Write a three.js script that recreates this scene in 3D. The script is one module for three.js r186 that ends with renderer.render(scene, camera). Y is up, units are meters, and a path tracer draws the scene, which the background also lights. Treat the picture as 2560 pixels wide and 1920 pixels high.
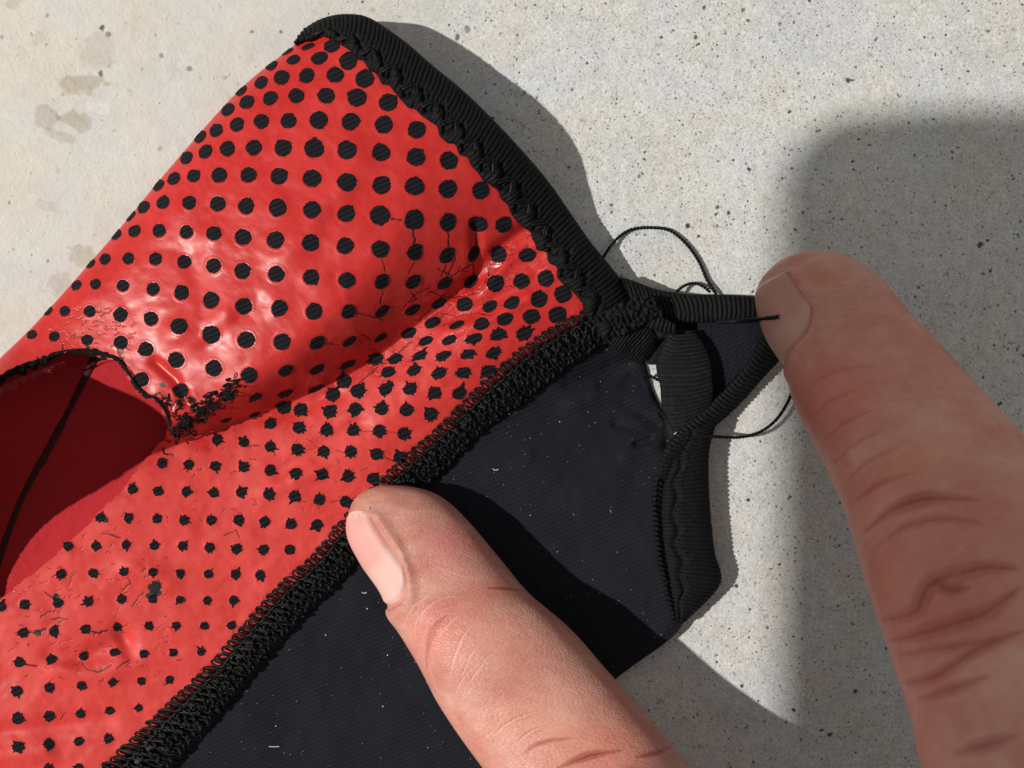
import * as THREE from 'three';
import { RoundedBoxGeometry } from 'three/addons/geometries/RoundedBoxGeometry.js';
import { MarchingCubes } from 'three/addons/objects/MarchingCubes.js';
import { mergeGeometries } from 'three/addons/utils/BufferGeometryUtils.js';

/* ------------------------------------------------------------------ camera, lamp, exposure */
const S = 17000;                       // plan units per metre (17 units = 1 mm)
const FOV = 35, HC = 960 / Math.tan(THREE.MathUtils.degToRad(FOV / 2));   // lens height in plan units
const scene = new THREE.Scene();
const camera = new THREE.PerspectiveCamera(FOV, 1024 / 768, 0.005, 20);
camera.up.set(0, 0, -1);
camera.position.set(0, HC / S, 0);
camera.lookAt(0, 0, 0);
camera.focus = (HC - 70) / S;
camera.userData.fStop = 24;
const renderer = new THREE.WebGLRenderer({ antialias: true });
renderer.setSize(1024, 768);
renderer.toneMapping = THREE.LinearToneMapping;
renderer.toneMappingExposure = 1;
renderer.shadowMap.enabled = true;
scene.background = new THREE.Color(0.325, 0.318, 0.304);   // the dim room around
const LX = -1.0, LY = 0.07;                               // lamp direction per unit of height (image left, a little towards the viewer)
const lampAt = new THREE.Vector3(LX, 1, LY).normalize().multiplyScalar(1.6);
const lamp = new THREE.PointLight(new THREE.Color(1.0, 0.962, 0.9), 10.5);
lamp.position.copy(lampAt);
lamp.shadow.radius = 0.75;
lamp.castShadow = true;
scene.add(lamp);

/* ------------------------------------------------------------------ helpers */
let seed = 7;
const rnd = () => { seed = (seed * 1664525 + 1013904223) >>> 0; return seed / 4294967296; };
const rr = (a, b) => a + (b - a) * rnd();
const clamp = (x, a = 0, b = 1) => Math.min(b, Math.max(a, x));
const lerp = (a, b, t) => a + (b - a) * t;
const smooth = (a, b, x) => { const t = clamp((x - a) / (b - a)); return t * t * (3 - 2 * t); };
const hash = (x, y) => { let h = Math.imul(x | 0, 374761393) + Math.imul(y | 0, 668265263); h = Math.imul(h ^ (h >>> 13), 1274126177); return ((h ^ (h >>> 16)) >>> 0) / 4294967296; };
function noise(x, y) {
  const xi = Math.floor(x), yi = Math.floor(y), fx = x - xi, fy = y - yi, u = fx * fx * (3 - 2 * fx), v = fy * fy * (3 - 2 * fy);
  return lerp(lerp(hash(xi, yi), hash(xi + 1, yi), u), lerp(hash(xi, yi + 1), hash(xi + 1, yi + 1), u), v);
}
const fbm = (x, y, n = 4) => { let s = 0, a = 0.5, t = 0; for (let i = 0; i < n; i++) { s += a * noise(x, y); t += a; a *= 0.5; x = x * 2.03 + 17.3; y = y * 2.03 + 9.1; } return s / t; };
const cat = (a, b, c, d, t) => 0.5 * (2 * b + (c - a) * t + (2 * a - 5 * b + 4 * c - d) * t * t + (3 * b - a - 3 * c + d) * t * t * t);
// Catmull-Rom through a list of number lists, t in 0..1 over the list
function along(pts, t) {
  const n = pts.length - 1, f = clamp(t) * n, i = Math.min(n - 1, Math.floor(f)), k = f - i;
  const a = pts[Math.max(0, i - 1)], b = pts[i], c = pts[i + 1], d = pts[Math.min(n, i + 2)];
  return b.map((_, j) => cat(a[j], b[j], c[j], d[j], k));
}
// the same list resampled to even steps along its length
function even(pts, m = 80) {
  const q = []; for (let i = 0; i <= 400; i++) q.push(along(pts, i / 400));
  const L = [0]; for (let i = 1; i <= 400; i++) L.push(L[i - 1] + Math.hypot(q[i][0] - q[i - 1][0], q[i][1] - q[i - 1][1]));
  const out = []; let j = 0;
  for (let i = 0; i <= m; i++) { const s = L[400] * i / m; while (j < 399 && L[j + 1] < s) j++; const k = (s - L[j]) / (L[j + 1] - L[j] || 1); out.push(q[j].map((a, c) => lerp(a, q[j + 1][c], k))); }
  out.length_ = L[400];
  return out;
}
// a place in the photograph at height h -> plan position
const at = (x, y, h) => { const k = 1 - h / HC; return [1280 + (x - 1280) * k, 960 + (y - 960) * k, h]; };
const proj = (p) => { const k = 1 / (1 - p[2] / HC); return [1280 + (p[0] - 1280) * k, 960 + (p[1] - 960) * k]; };
const world = (p) => [(p[0] - 1280) / S, p[2] / S, (p[1] - 960) / S];
const wv = (p) => new THREE.Vector3(...world(p));
const inside = (poly, x, y) => { let c = false; for (let i = 0, j = poly.length - 1; i < poly.length; j = i++) { const [xi, yi] = poly[i], [xj, yj] = poly[j]; if ((yi > y) !== (yj > y) && x < (xj - xi) * (y - yi) / (yj - yi) + xi) c = !c; } return c; };
function segDist(x, y, a, b) { const dx = b[0] - a[0], dy = b[1] - a[1], t = clamp(((x - a[0]) * dx + (y - a[1]) * dy) / (dx * dx + dy * dy)); return Math.hypot(x - a[0] - dx * t, y - a[1] - dy * t); }
function lineDist(x, y, pts) { let d = 1e9; for (let i = 1; i < pts.length; i++) d = Math.min(d, segDist(x, y, pts[i - 1], pts[i])); return d; }

const used = {};
function part(name, geo, mat, parent, kind) {
  const m = new THREE.Mesh(geo, mat); const n = (used[name] = (used[name] ?? -1) + 1);
  m.name = n ? `${name}_${String(n).padStart(3, '0')}` : name; m.castShadow = m.receiveShadow = true;
  if (kind) m.userData.kind = kind; (parent ?? scene).add(m); return m;
}
function thing(name, label, category, group) { const o = new THREE.Group(); o.name = name; o.userData = { label, category }; if (group) o.userData.group = group; scene.add(o); return o; }

// a sheet: f(i/nu, j/nv) -> plan position; wrap joins u=1 to u=0; lift(u, v, p) moves each point along its normal; keep(p, u, v) trims
function sheet(nu, nv, f, { wrap = false, lift, keep, uv, flip = false } = {}) {
  const W = nu + 1, pos = new Float32Array(W * (nv + 1) * 3), tex = new Float32Array(W * (nv + 1) * 2), P = [], idx = [];
  for (let j = 0; j <= nv; j++) for (let i = 0; i <= nu; i++) {
    const u = i / nu, v = j / nv, p = f(wrap && i === nu ? 0 : u, v), k = j * W + i; P.push(p);
    pos.set(world(p), k * 3); const t = uv ? uv(u, v, p) : [u, v]; tex.set(t, k * 2);
  }
  for (let j = 0; j < nv; j++) for (let i = 0; i < nu; i++) {
    const a = j * W + i, b = a + 1, c = a + W, d = c + 1;
    for (const t of [[a, c, b], [b, c, d]]) {
      if (keep) { const m = [0, 1, 2].map((q) => (P[t[0]][q] + P[t[1]][q] + P[t[2]][q]) / 3); if (!keep(m, (i + 0.5) / nu, (j + 0.5) / nv)) continue; }
      flip ? idx.push(t[0], t[2], t[1]) : idx.push(...t);
    }
  }
  const g = new THREE.BufferGeometry(); g.setAttribute('position', new THREE.BufferAttribute(pos, 3)); g.setAttribute('uv', new THREE.BufferAttribute(tex, 2));
  {                              // faces look up, or outwards on a closed tube
    let s = 0; const A = new THREE.Vector3(), B = new THREE.Vector3(), C = new THREE.Vector3(), O = new THREE.Vector3(), M = new THREE.Vector3();
    for (let q = 0; q < idx.length; q += 3 * 7) {
      [A, B, C].forEach((v, k) => v.fromArray(pos, idx[q + k] * 3)); M.copy(A); const nn = B.clone().sub(A).cross(C.clone().sub(A));
      if (!wrap) { s += nn.y; continue; }
      const j = Math.floor(idx[q] / W), h0 = j * W, h1 = h0 + Math.floor(nu / 4), h2 = h0 + Math.floor(nu / 2), h3 = h0 + Math.floor(nu * 3 / 4); O.set(0, 0, 0); for (const h of [h0, h1, h2, h3]) O.add(new THREE.Vector3().fromArray(pos, h * 3)); s += nn.dot(M.sub(O.multiplyScalar(0.25)));
    }
    if (s < 0) for (let q = 0; q < idx.length; q += 3) { const t = idx[q]; idx[q] = idx[q + 1]; idx[q + 1] = t; }
  }
  g.setIndex(idx);
  const weld = () => { g.computeVertexNormals(); if (wrap) { const n = g.attributes.normal.array; for (let j = 0; j <= nv; j++) { const a = j * W * 3, b = a + nu * 3; const v = new THREE.Vector3(n[a] + n[b], n[a + 1] + n[b + 1], n[a + 2] + n[b + 2]).normalize(); v.toArray(n, a); v.toArray(n, b); } } };
  weld();
  if (lift) {
    const n = g.attributes.normal.array;
    for (let j = 0; j <= nv; j++) for (let i = 0; i <= nu; i++) { const k = (j * W + i) * 3, l = lift(i / nu, j / nv, P[j * W + i]) / S; for (let c = 0; c < 3; c++) pos[k + c] += n[k + c] * l; }
    weld();
  }
  g.userData = {}; g.P = P; g.W = W; g.nu = nu; g.nv = nv;
  return g;
}
// finds where a place in the photograph lies on a sheet: {u, v, h}
function locator(g, ok) {
  const cell = 24, map = new Map(), { P, W, nu, nv } = g, Q = P.map(proj);
  for (let j = 0; j < nv; j++) for (let i = 0; i < nu; i++) {
    const a = j * W + i; if (ok && !ok(i / nu, j / nv)) continue;
    const ids = [a, a + 1, a + W, a + W + 1], xs = ids.map((k) => Q[k][0]), ys = ids.map((k) => Q[k][1]);
    for (let x = Math.floor(Math.min(...xs) / cell); x <= Math.floor(Math.max(...xs) / cell); x++) for (let y = Math.floor(Math.min(...ys) / cell); y <= Math.floor(Math.max(...ys) / cell); y++) { const key = x * 4096 + y; (map.get(key) ?? map.set(key, []).get(key)).push(i, j); }
  }
  return (x, y) => {
    const l = map.get(Math.floor(x / cell) * 4096 + Math.floor(y / cell)); if (!l) return null; let best = null;
    for (let q = 0; q < l.length; q += 2) {
      const i = l[q], j = l[q + 1], a = j * W + i;
      for (const [t, o] of [[[a, a + 1, a + W], 0], [[a + W + 1, a + W, a + 1], 1]]) {
        const [p0, p1, p2] = t.map((k) => Q[k]), det = (p1[0] - p0[0]) * (p2[1] - p0[1]) - (p2[0] - p0[0]) * (p1[1] - p0[1]); if (Math.abs(det) < 1e-9) continue;
        const s = ((x - p0[0]) * (p2[1] - p0[1]) - (p2[0] - p0[0]) * (y - p0[1])) / det, r = ((p1[0] - p0[0]) * (y - p0[1]) - (x - p0[0]) * (p1[1] - p0[1])) / det;
        if (s < -0.002 || r < -0.002 || s + r > 1.002) continue;
        const h = P[t[0]][2] * (1 - s - r) + P[t[1]][2] * s + P[t[2]][2] * r;
        if (!best || h > best.h) best = { h, u: (o ? i + 1 - s : i + s) / nu, v: (o ? j + 1 - r : j + r) / nv };
      }
    }
    return best;
  };
}
function canvas(w, h, fill) { const c = document.createElement('canvas'); c.width = w; c.height = h; const x = c.getContext('2d'); x.fillStyle = fill; x.fillRect(0, 0, w, h); return [c, x]; }
function texture(c, srgb, repeat = false) { const t = new THREE.CanvasTexture(c); if (srgb) t.colorSpace = THREE.SRGBColorSpace; if (repeat) t.wrapS = t.wrapT = THREE.RepeatWrapping; t.magFilter = THREE.LinearFilter; t.needsUpdate = true; return t; }
function field(w, h, fn, srgb, repeat = true) {
  const d = new Uint8Array(w * h * 4);
  for (let y = 0; y < h; y++) for (let x = 0; x < w; x++) { const v = fn(x, y), k = (y * w + x) * 4; if (typeof v === 'number') d[k] = d[k + 1] = d[k + 2] = clamp(v) * 255; else for (let c = 0; c < 3; c++) d[k + c] = clamp(v[c]) * 255; d[k + 3] = 255; }
  const t = new THREE.DataTexture(d, w, h); if (srgb) t.colorSpace = THREE.SRGBColorSpace; t.magFilter = THREE.LinearFilter; t.minFilter = THREE.LinearFilter; if (repeat) t.wrapS = t.wrapT = THREE.RepeatWrapping; t.needsUpdate = true; return t;
}
const lin = (r, g, b) => new THREE.Color().setRGB(r, g, b);
const tube = (pts, r, seg = 16, rad = 6) => new THREE.TubeGeometry(new THREE.CatmullRomCurve3(pts.map(wv)), seg, r / S, rad);

/* ------------------------------------------------------------------ concrete floor */
{
  const N = 2048, SPAN = 3000;                    // texture pixels, plan units per tile
  const X0 = 1280 - SPAN / 2, Y0 = 960 - SPAN / 2, K = N / SPAN;
  const tile = (x, y, f, o) => { const p = (N / f) | 0; const n = (a, b) => hash(((a % p) + p) % p + o * 977, ((b % p) + p) % p); const gx = x / f, gy = y / f, xi = Math.floor(gx), yi = Math.floor(gy), fx = gx - xi, fy = gy - yi, u = fx * fx * (3 - 2 * fx), v = fy * fy * (3 - 2 * fy); return lerp(lerp(n(xi, yi), n(xi + 1, yi), u), lerp(n(xi, yi + 1), n(xi + 1, yi + 1), u), v); };
  const speck = new Float32Array(N * N), brown = new Float32Array(N * N), spark = new Float32Array(N * N);
  const stamp = (A, x, y, r, s, wob = 0.35) => { const o = rr(0, 99), el = rr(0.65, 1), an = rr(0, 3.14), ca = Math.cos(an), sa = Math.sin(an); for (let j = Math.floor(y - r * 2); j <= y + r * 2; j++) for (let i = Math.floor(x - r * 2); i <= x + r * 2; i++) { const dx = i + 0.5 - x, dy = j + 0.5 - y, ex = (dx * ca + dy * sa), ey = (-dx * sa + dy * ca) / el; const d = Math.hypot(ex, ey) / (r * (1 + wob * (noise(o + dx / r, o + dy / r) - 0.5) * 2)); const k = (((j % N) + N) % N) * N + (((i % N) + N) % N); A[k] = Math.max(A[k], s * (1 - smooth(0.6, 1.15, d))); } };
  // specks: fewer and paler towards the left, where the skin of the concrete is smoother
  const dense = (x) => { const px = X0 + x / K; return px < 760 ? 0.16 : px < 1150 ? 0.45 : 1; };
  for (let n = 0; n < 46000; n++) { const x = rnd() * N, y = rnd() * N, q = rnd(); if (q > dense(x)) continue; stamp(speck, x, y, Math.min(4.6, 0.65 + 0.42 * -Math.log(1 - rnd() * 0.999)), rr(0.25, 0.9) * (dense(x) < 0.3 ? 0.4 : 1)); }
  for (let n = 0; n < 520; n++) { const x = rnd() * N, y = rnd() * N; if (rnd() > dense(x) + 0.1) continue; stamp(speck, x, y, rr(1.6, 4.2), rr(0.5, 0.95) * (dense(x) < 0.3 ? 0.55 : 1), 0.6); }
  for (let n = 0; n < 500; n++) stamp(brown, rnd() * N, rnd() * N, rr(1.5, 5.5), rr(0.1, 0.4), 0.7);
  for (let n = 0; n < 2600; n++) { const x = rnd() * N, y = rnd() * N; if (rnd() < dense(x)) stamp(spark, x, y, rr(0.6, 1.5), rr(0.3, 1), 0.3); }
  const F = (px, py, r, s, A = brown) => stamp(A, (px - X0) * K, (py - Y0) * K, r * K, s, 0.5);
  // named marks that the photograph shows
  for (const [x, y, r, s] of [[255, 68, 8, 0.7], [271, 86, 7, 0.45], [253, 184, 7, 0.6], [402, 139, 8, 0.35], [475, 173, 8, 0.4], [1145, 91, 12, 0.6], [1168, 70, 11, 0.35], [1720, 564, 6, 0.9], [1612, 588, 4, 0.7], [1794, 564, 5, 0.5], [2040, 660, 6, 0.9], [2130, 200, 6, 0.9], [1950, 60, 5, 0.5], [1870, 52, 6, 0.7], [1985, 1775, 6, 0.95], [2120, 200, 7, 0.8], [2450, 612, 8, 0.8], [2500, 1010, 7, 0.8]]) F(x, y, r, s, speck);
  const stains = [[205, 208, 62, 26, -0.1, 0.42], [110, 290, 34, 30, 0.5, 0.34], [188, 300, 40, 24, 0.35, 0.38], [150, 340, 40, 14, 0.4, 0.26], [245, 130, 45, 50, 0.3, 0.16], [95, 95, 26, 18, -0.6, 0.18], [30, 12, 22, 14, 0, 0.25], [205, 640, 36, 26, 0.3, 0.3], [150, 705, 26, 34, 0, 0.25], [120, 515, 40, 14, 0.4, 0.16], [240, 270, 40, 14, 0.3, -0.22]];
  const map = field(N, N, (x, y) => {
    const px = X0 + x / K, py = Y0 + y / K, k = y * N + x;
    const big = tile(x, y, 128, 1) * 0.5 + tile(x, y, 64, 2) * 0.3 + tile(x, y, 32, 3) * 0.2, mid = tile(x, y, 16, 4) * 0.6 + tile(x, y, 8, 5) * 0.4, fine = tile(x, y, 2, 6), grain = hash(x + 5000, y);
    const right = smooth(500, 1400, px);
    let v = 0.755 + (big - 0.5) * 0.045 + (mid - 0.5) * (0.04 + 0.03 * right) + (fine - 0.5) * (0.02 + 0.12 * right) + (grain - 0.5) * (0.015 + 0.06 * right);
    let st = 0; for (const [sx, sy, a, b, t, s] of stains) { const dx = px - sx, dy = py - sy; if (Math.abs(dx) > 120 || Math.abs(dy) > 120) continue; const ex = (dx * Math.cos(t) + dy * Math.sin(t)) / a, ey = (-dx * Math.sin(t) + dy * Math.cos(t)) / b, d = Math.hypot(ex, ey) * (1 + (noise(px / 14, py / 14) - 0.5) * 0.7); st += 0.8 * s * (1 - smooth(0.75, 1.1, d)) * (0.8 + 0.4 * noise(px / 9, py / 9)); }
    const mot = (tile(x, y, 64, 9) - 0.5) * 0.05;
    const wm = 1 - smooth(300, 1500, px); let c = [v * (1.0 + mot * 0.5), v * (1.0 - 0.014 * wm), v * (0.99 - 0.04 * wm - mot)];
    const s = speck[k], b = brown[k] + st, w = spark[k];
    c = c.map((q, i) => { q = lerp(q, [0.13, 0.13, 0.14][i], s * 0.92); q = b >= 0 ? lerp(q, [0.5, 0.44, 0.33][i], clamp(b)) : q * (1 - b * 0.25); return lerp(q, 0.95, w * 0.42); });
    return c;
  }, true);
  const bump = field(1024, 1024, (x, y) => { const k = (y * 2) * N + x * 2; return 0.6 + (tile(x * 2, y * 2, 16, 4) - 0.5) * 0.25 + (tile(x * 2, y * 2, 4, 7) - 0.5) * 0.22 + (hash(x, y) - 0.5) * 0.12 - speck[k] * 0.35; }, false);
  const m = new THREE.MeshStandardMaterial({ map, bumpMap: bump, bumpScale: 0.00016, roughness: 0.72 });
  const R = 9000, g = sheet(2, 2, (u, v) => [1280 + (u - 0.5) * 2 * R, 960 + (v - 0.5) * 2 * R, 0], { uv: (u, v, p) => [(p[0] - X0) / SPAN, (p[1] - Y0) / SPAN] });
  const slab = new THREE.BoxGeometry(2 * R / S, 0.02, 2 * R / S); slab.translate(0, -0.0105, 0);
  const fl = part('floor', g, m); fl.userData.kind = 'structure'; fl.userData.label = 'pale speckled concrete floor with small brown stains';
  part('slab_core', slab, new THREE.MeshStandardMaterial({ color: lin(0.4, 0.39, 0.36), roughness: 0.9 }), fl);
}

/* ------------------------------------------------------------------ glove materials */
const twill = field(256, 256, (x, y) => { const a = (x * 5 + y * 11) / 256; const f = a - Math.floor(a); return 0.2 + 0.7 * Math.sqrt(1 - (2 * f - 1) ** 2) + (hash(x, y) - 0.5) * 0.22; }, false);
const knit = field(256, 256, (x, y) => { const f = (y / 256 * 16) % 1, g = (x / 256 * 16 + (Math.floor(y / 16) % 2) * 0.5) % 1; return 0.3 + 0.4 * Math.sqrt(1 - (2 * f - 1) ** 2) + 0.25 * Math.sqrt(1 - (2 * g - 1) ** 2) + (hash(x, y) - 0.5) * 0.15; }, false);
const fuzz = field(256, 256, (x, y) => 0.5 + (hash(x, y) - 0.5) * 0.5 + (noise(x / 3, y / 3) - 0.5) * 0.6, false);
const cloth = (r, g, b, o = {}) => new THREE.MeshPhysicalMaterial({ color: lin(r, g, b), roughness: 0.8, specularIntensity: 0.26, sheen: 0.08, sheenRoughness: 0.5, sheenColor: lin(0.1, 0.1, 0.12), ...o });
const mPanel = cloth(0.0108, 0.0112, 0.0162, { bumpMap: twill, bumpScale: 0.00014 });
const twillTone = field(256, 256, (x, y) => { const a = (x * 5 + y * 11) / 256, f = a - Math.floor(a), k = 0.5 + 0.5 * Math.sqrt(1 - (2 * f - 1) ** 2) + (hash(x, y) - 0.5) * 0.25; return [k, k, k]; }, true);
const mDot = cloth(0.0115, 0.0108, 0.0145, { map: twillTone, bumpMap: twill, bumpScale: 0.00024 });
const mBand = cloth(0.0068, 0.0068, 0.0076, { bumpMap: fuzz, bumpScale: 0.00005, roughness: 0.66 });
const mThread = cloth(0.0052, 0.0052, 0.0056, { roughness: 0.52, specularIntensity: 0.36, sheen: 0.03 });
const glove = thing('glove', 'worn red rubber coated glove cuff with black dots, torn and lying on concrete', 'glove');

/* ------------------------------------------------------------------ red grip coat: guide points silhouette E, crest K, crease C, panel M, seam edge Q */
const G = [
  { E: [838, -5, 60], K: [1245, 240, 192], C: [1435, 500, 125], M: [1500, 580, 105], Q: [1560, 668, 85] },
  { E: [745, 103, 60], K: [1115, 365, 198], C: [1325, 610, 88], M: [1390, 690, 98], Q: [1462, 790, 72] },
  { E: [598, 225, 60], K: [960, 585, 225], C: [1112, 757, 62], M: [1195, 848, 94], Q: [1290, 945, 62] },
  { E: [424, 420, 66], K: [795, 780, 225], C: [912, 912, 46], M: [1005, 1008, 80], Q: [1112, 1115, 55] },
  { E: [283, 590, 62], K: [625, 930, 205], C: [708, 1012, 44], M: [830, 1133, 68], Q: [955, 1265, 52] },
  { E: [97, 800, 74], K: [425, 1048, 165], C: [486, 1095, 62], M: [615, 1285, 60], Q: [765, 1452, 50] },
  { E: [-14, 910, 110], K: [185, 1085, 225], C: [285, 1185, 84], M: [485, 1402, 60], Q: [643, 1572, 48] },
  { E: [-120, 1030, 255], K: [10, 1170, 388], C: [135, 1308, 80], M: [352, 1522, 60], Q: [522, 1690, 46] },
  { E: [-250, 1160, 120], K: [-130, 1290, 170], C: [0, 1425, 74], M: [222, 1642, 58], Q: [393, 1813, 44] },
  { E: [-400, 1300, 45], K: [-230, 1460, 100], C: [-80, 1620, 62], M: [92, 1772, 55], Q: [253, 1943, 42] },
  { E: [-520, 1420, 40], K: [-360, 1580, 80], C: [-210, 1740, 58], M: [-40, 1900, 52], Q: [123, 2073, 40] },
];
const wrinkles = [  // valley (-) and ridge (+) lines: depth, width, points
  [-16, 16, [[1330, 560], [1240, 625], [1190, 690], [1140, 730]]], [12, 18, [[1355, 600], [1270, 650], [1220, 715]]],
  [-13, 14, [[1190, 560], [1195, 640], [1180, 710]]], [-12, 18, [[1110, 800], [1180, 780], [1260, 740], [1340, 700]]], [9, 16, [[1130, 830], [1220, 800], [1320, 745]]],
  [-10, 22, [[560, 1060], [700, 1035], [840, 985]]], [-11, 26, [[310, 1600], [200, 1650], [130, 1640]]], [9, 30, [[330, 1655], [240, 1690], [140, 1670]]],
  [-9, 20, [[300, 1570], [330, 1640]]], [8, 30, [[330, 1420], [420, 1450]]], [-8, 24, [[700, 1180], [800, 1120], [900, 1060]]], [7, 26, [[660, 1230], [780, 1180]]],
  [-9, 24, [[0, 1830], [150, 1815], [260, 1800]]], [10, 26, [[0, 1890], [110, 1880]]], [10, 40, [[440, 830], [560, 800]]], [-7, 30, [[520, 870], [640, 760]]], [-9, 34, [[470, 640], [520, 760], [500, 820]]],
  [8, 40, [[700, 640], [780, 560], [900, 410]]], [-6, 30, [[820, 560], [900, 500], [960, 470]]], [-12, 12, [[390, 905], [440, 950], [470, 1010]]],
];
function gwave(x, y) { let s = 0; for (const [d, w, p] of wrinkles) { const k = lineDist(x, y, p) / w; if (k < 3) s += d * Math.exp(-k * k); } return s; }
function coatPoint(u, v) {      // u < 0 wraps under the roll; 0 silhouette, 0.36 crest, 0.58 crease, 0.78 panel, 1 seam
  const n = G.length - 1, f = clamp(v) * n, i = Math.min(n - 1, Math.floor(f)), k = f - i;
  const g = (q) => [0, 1, 2].map((c) => cat(G[Math.max(0, i - 1)][q][c], G[i][q][c], G[i + 1][q][c], G[Math.min(n, i + 2)][q][c], k));
  const E = g('E'), K = g('K'), C = g('C'), M = g('M'), Q = g('Q'); let x, y, h;
  const mix = (a, b, t) => [lerp(a[0], b[0], t), lerp(a[1], b[1], t)];
  if (u < 0) {                  // -0.14 .. 0
    const a = -u / 0.14 * 2; const th = Math.min(1, a) * Math.PI / 2, w = 1 - Math.cos(th); [x, y] = mix(E, K, 0.11 * w + Math.max(0, a - 1) * 0.5); h = E[2] * (1 - Math.sin(th)) + 8 * Math.sin(th);
  } else if (u < 0.36) {
    const s0 = u / 0.36, s = s0 * s0 * (1.6 - 0.6 * s0), r = 0.2; [x, y] = mix(E, K, s);
    const q = s < r ? Math.sqrt(1 - (1 - s / r) ** 2) : 1; h = E[2] + (K[2] - E[2]) * (0.36 * q + 0.64 * (1 - (1 - s) ** 1.75));
  } else if (u < 0.58) {
    const s = (u - 0.36) / 0.22; [x, y] = mix(K, C, s); h = C[2] + (K[2] - C[2]) * Math.pow(Math.cos(s * Math.PI / 2), 0.98);
  } else {
    const s = (u - 0.58) / 0.42; const A = [...K], T = s * 2; const [p0, p1, p2, p3, t] = T < 1 ? [C, C, M, Q, T] : [C, M, Q, Q, T - 1];
    x = lerp(p1[0], p2[0], t); y = lerp(p1[1], p2[1], t); h = cat(p0[2], p1[2], p2[2], p3[2], t);
  }
  if (u > 0) h += smooth(0, 0.1, u) * (gwave(x, y) + (fbm(x / 75, y / 75, 3) - 0.5) * 7.5 + (fbm(x / 24 + 40, y / 24, 2) - 0.5) * 1.5);
  return at(x, y, h);
}
const UN = 0.14, coatU = (a) => a * (1 + UN) - UN;
const HOLE = [[-55, 985], [-20, 948], [40, 915], [100, 893], [150, 880], [205, 872], [255, 884], [300, 898], [318, 925], [333, 960], [358, 985], [390, 998], [413, 1028], [424, 1062], [418, 1100], [398, 1108], [372, 1140], [345, 1172], [322, 1206], [300, 1234], [258, 1268], [215, 1318], [160, 1368], [112, 1412], [62, 1448], [20, 1482], [-40, 1530], [-75, 1540], [-110, 1470], [-80, 1300], [-55, 1150]];
const RIM = [[738, 84], [800, 70], [870, 85], [945, 140], [1060, 240], [1160, 335], [1250, 435], [1330, 530], [1400, 620], [1450, 700], [1490, 770], [1505, 830]];
const coatKeep = (m) => {
  const [x, y] = proj(m); const jag = (noise(x / 9, y / 9) - 0.5) * (x > 230 ? 20 : x > 0 ? 10 : 1);
  if (inside(HOLE, x + jag, y - jag)) return false;
  if (x > 700 && y < 860) { for (let i = 1; i < RIM.length; i++) { const [a, b] = [RIM[i - 1], RIM[i]]; if (x >= a[0] && x < b[0] && y < lerp(a[1], b[1], (x - a[0]) / (b[0] - a[0]))) return false; } if (x > 1505) return false; }
  return true;
};
const NU = 250, NV = 430;
const coatG = sheet(NU, NV, (a, v) => coatPoint(coatU(a), v), { keep: coatKeep, flip: true });
const coatAt = locator(coatG, (a) => coatU(a) > -0.003);
const coatPos = (x, y, up = 0) => {    // place in the photograph -> plan position lifted off the coat along its normal
  const l = coatAt(x, y); if (!l) return null; const u = coatU(l.u), e = 0.003;
  const p = coatPoint(u, l.v), a = coatPoint(Math.min(1, u + e), l.v), b = coatPoint(Math.max(-UN, u - e), l.v), c = coatPoint(u, Math.min(1, l.v + e)), d = coatPoint(u, Math.max(0, l.v - e));
  const n = new THREE.Vector3(a[0] - b[0], a[1] - b[1], a[2] - b[2]).cross(new THREE.Vector3(c[0] - d[0], c[1] - d[1], c[2] - d[2])).normalize(); if (n.z < 0) n.negate();
  return { p: [p[0] + n.x * up, p[1] + n.y * up, p[2] + n.z * up], n, l };
};
const coatH = (x, y) => coatAt(x, y)?.h;

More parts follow.
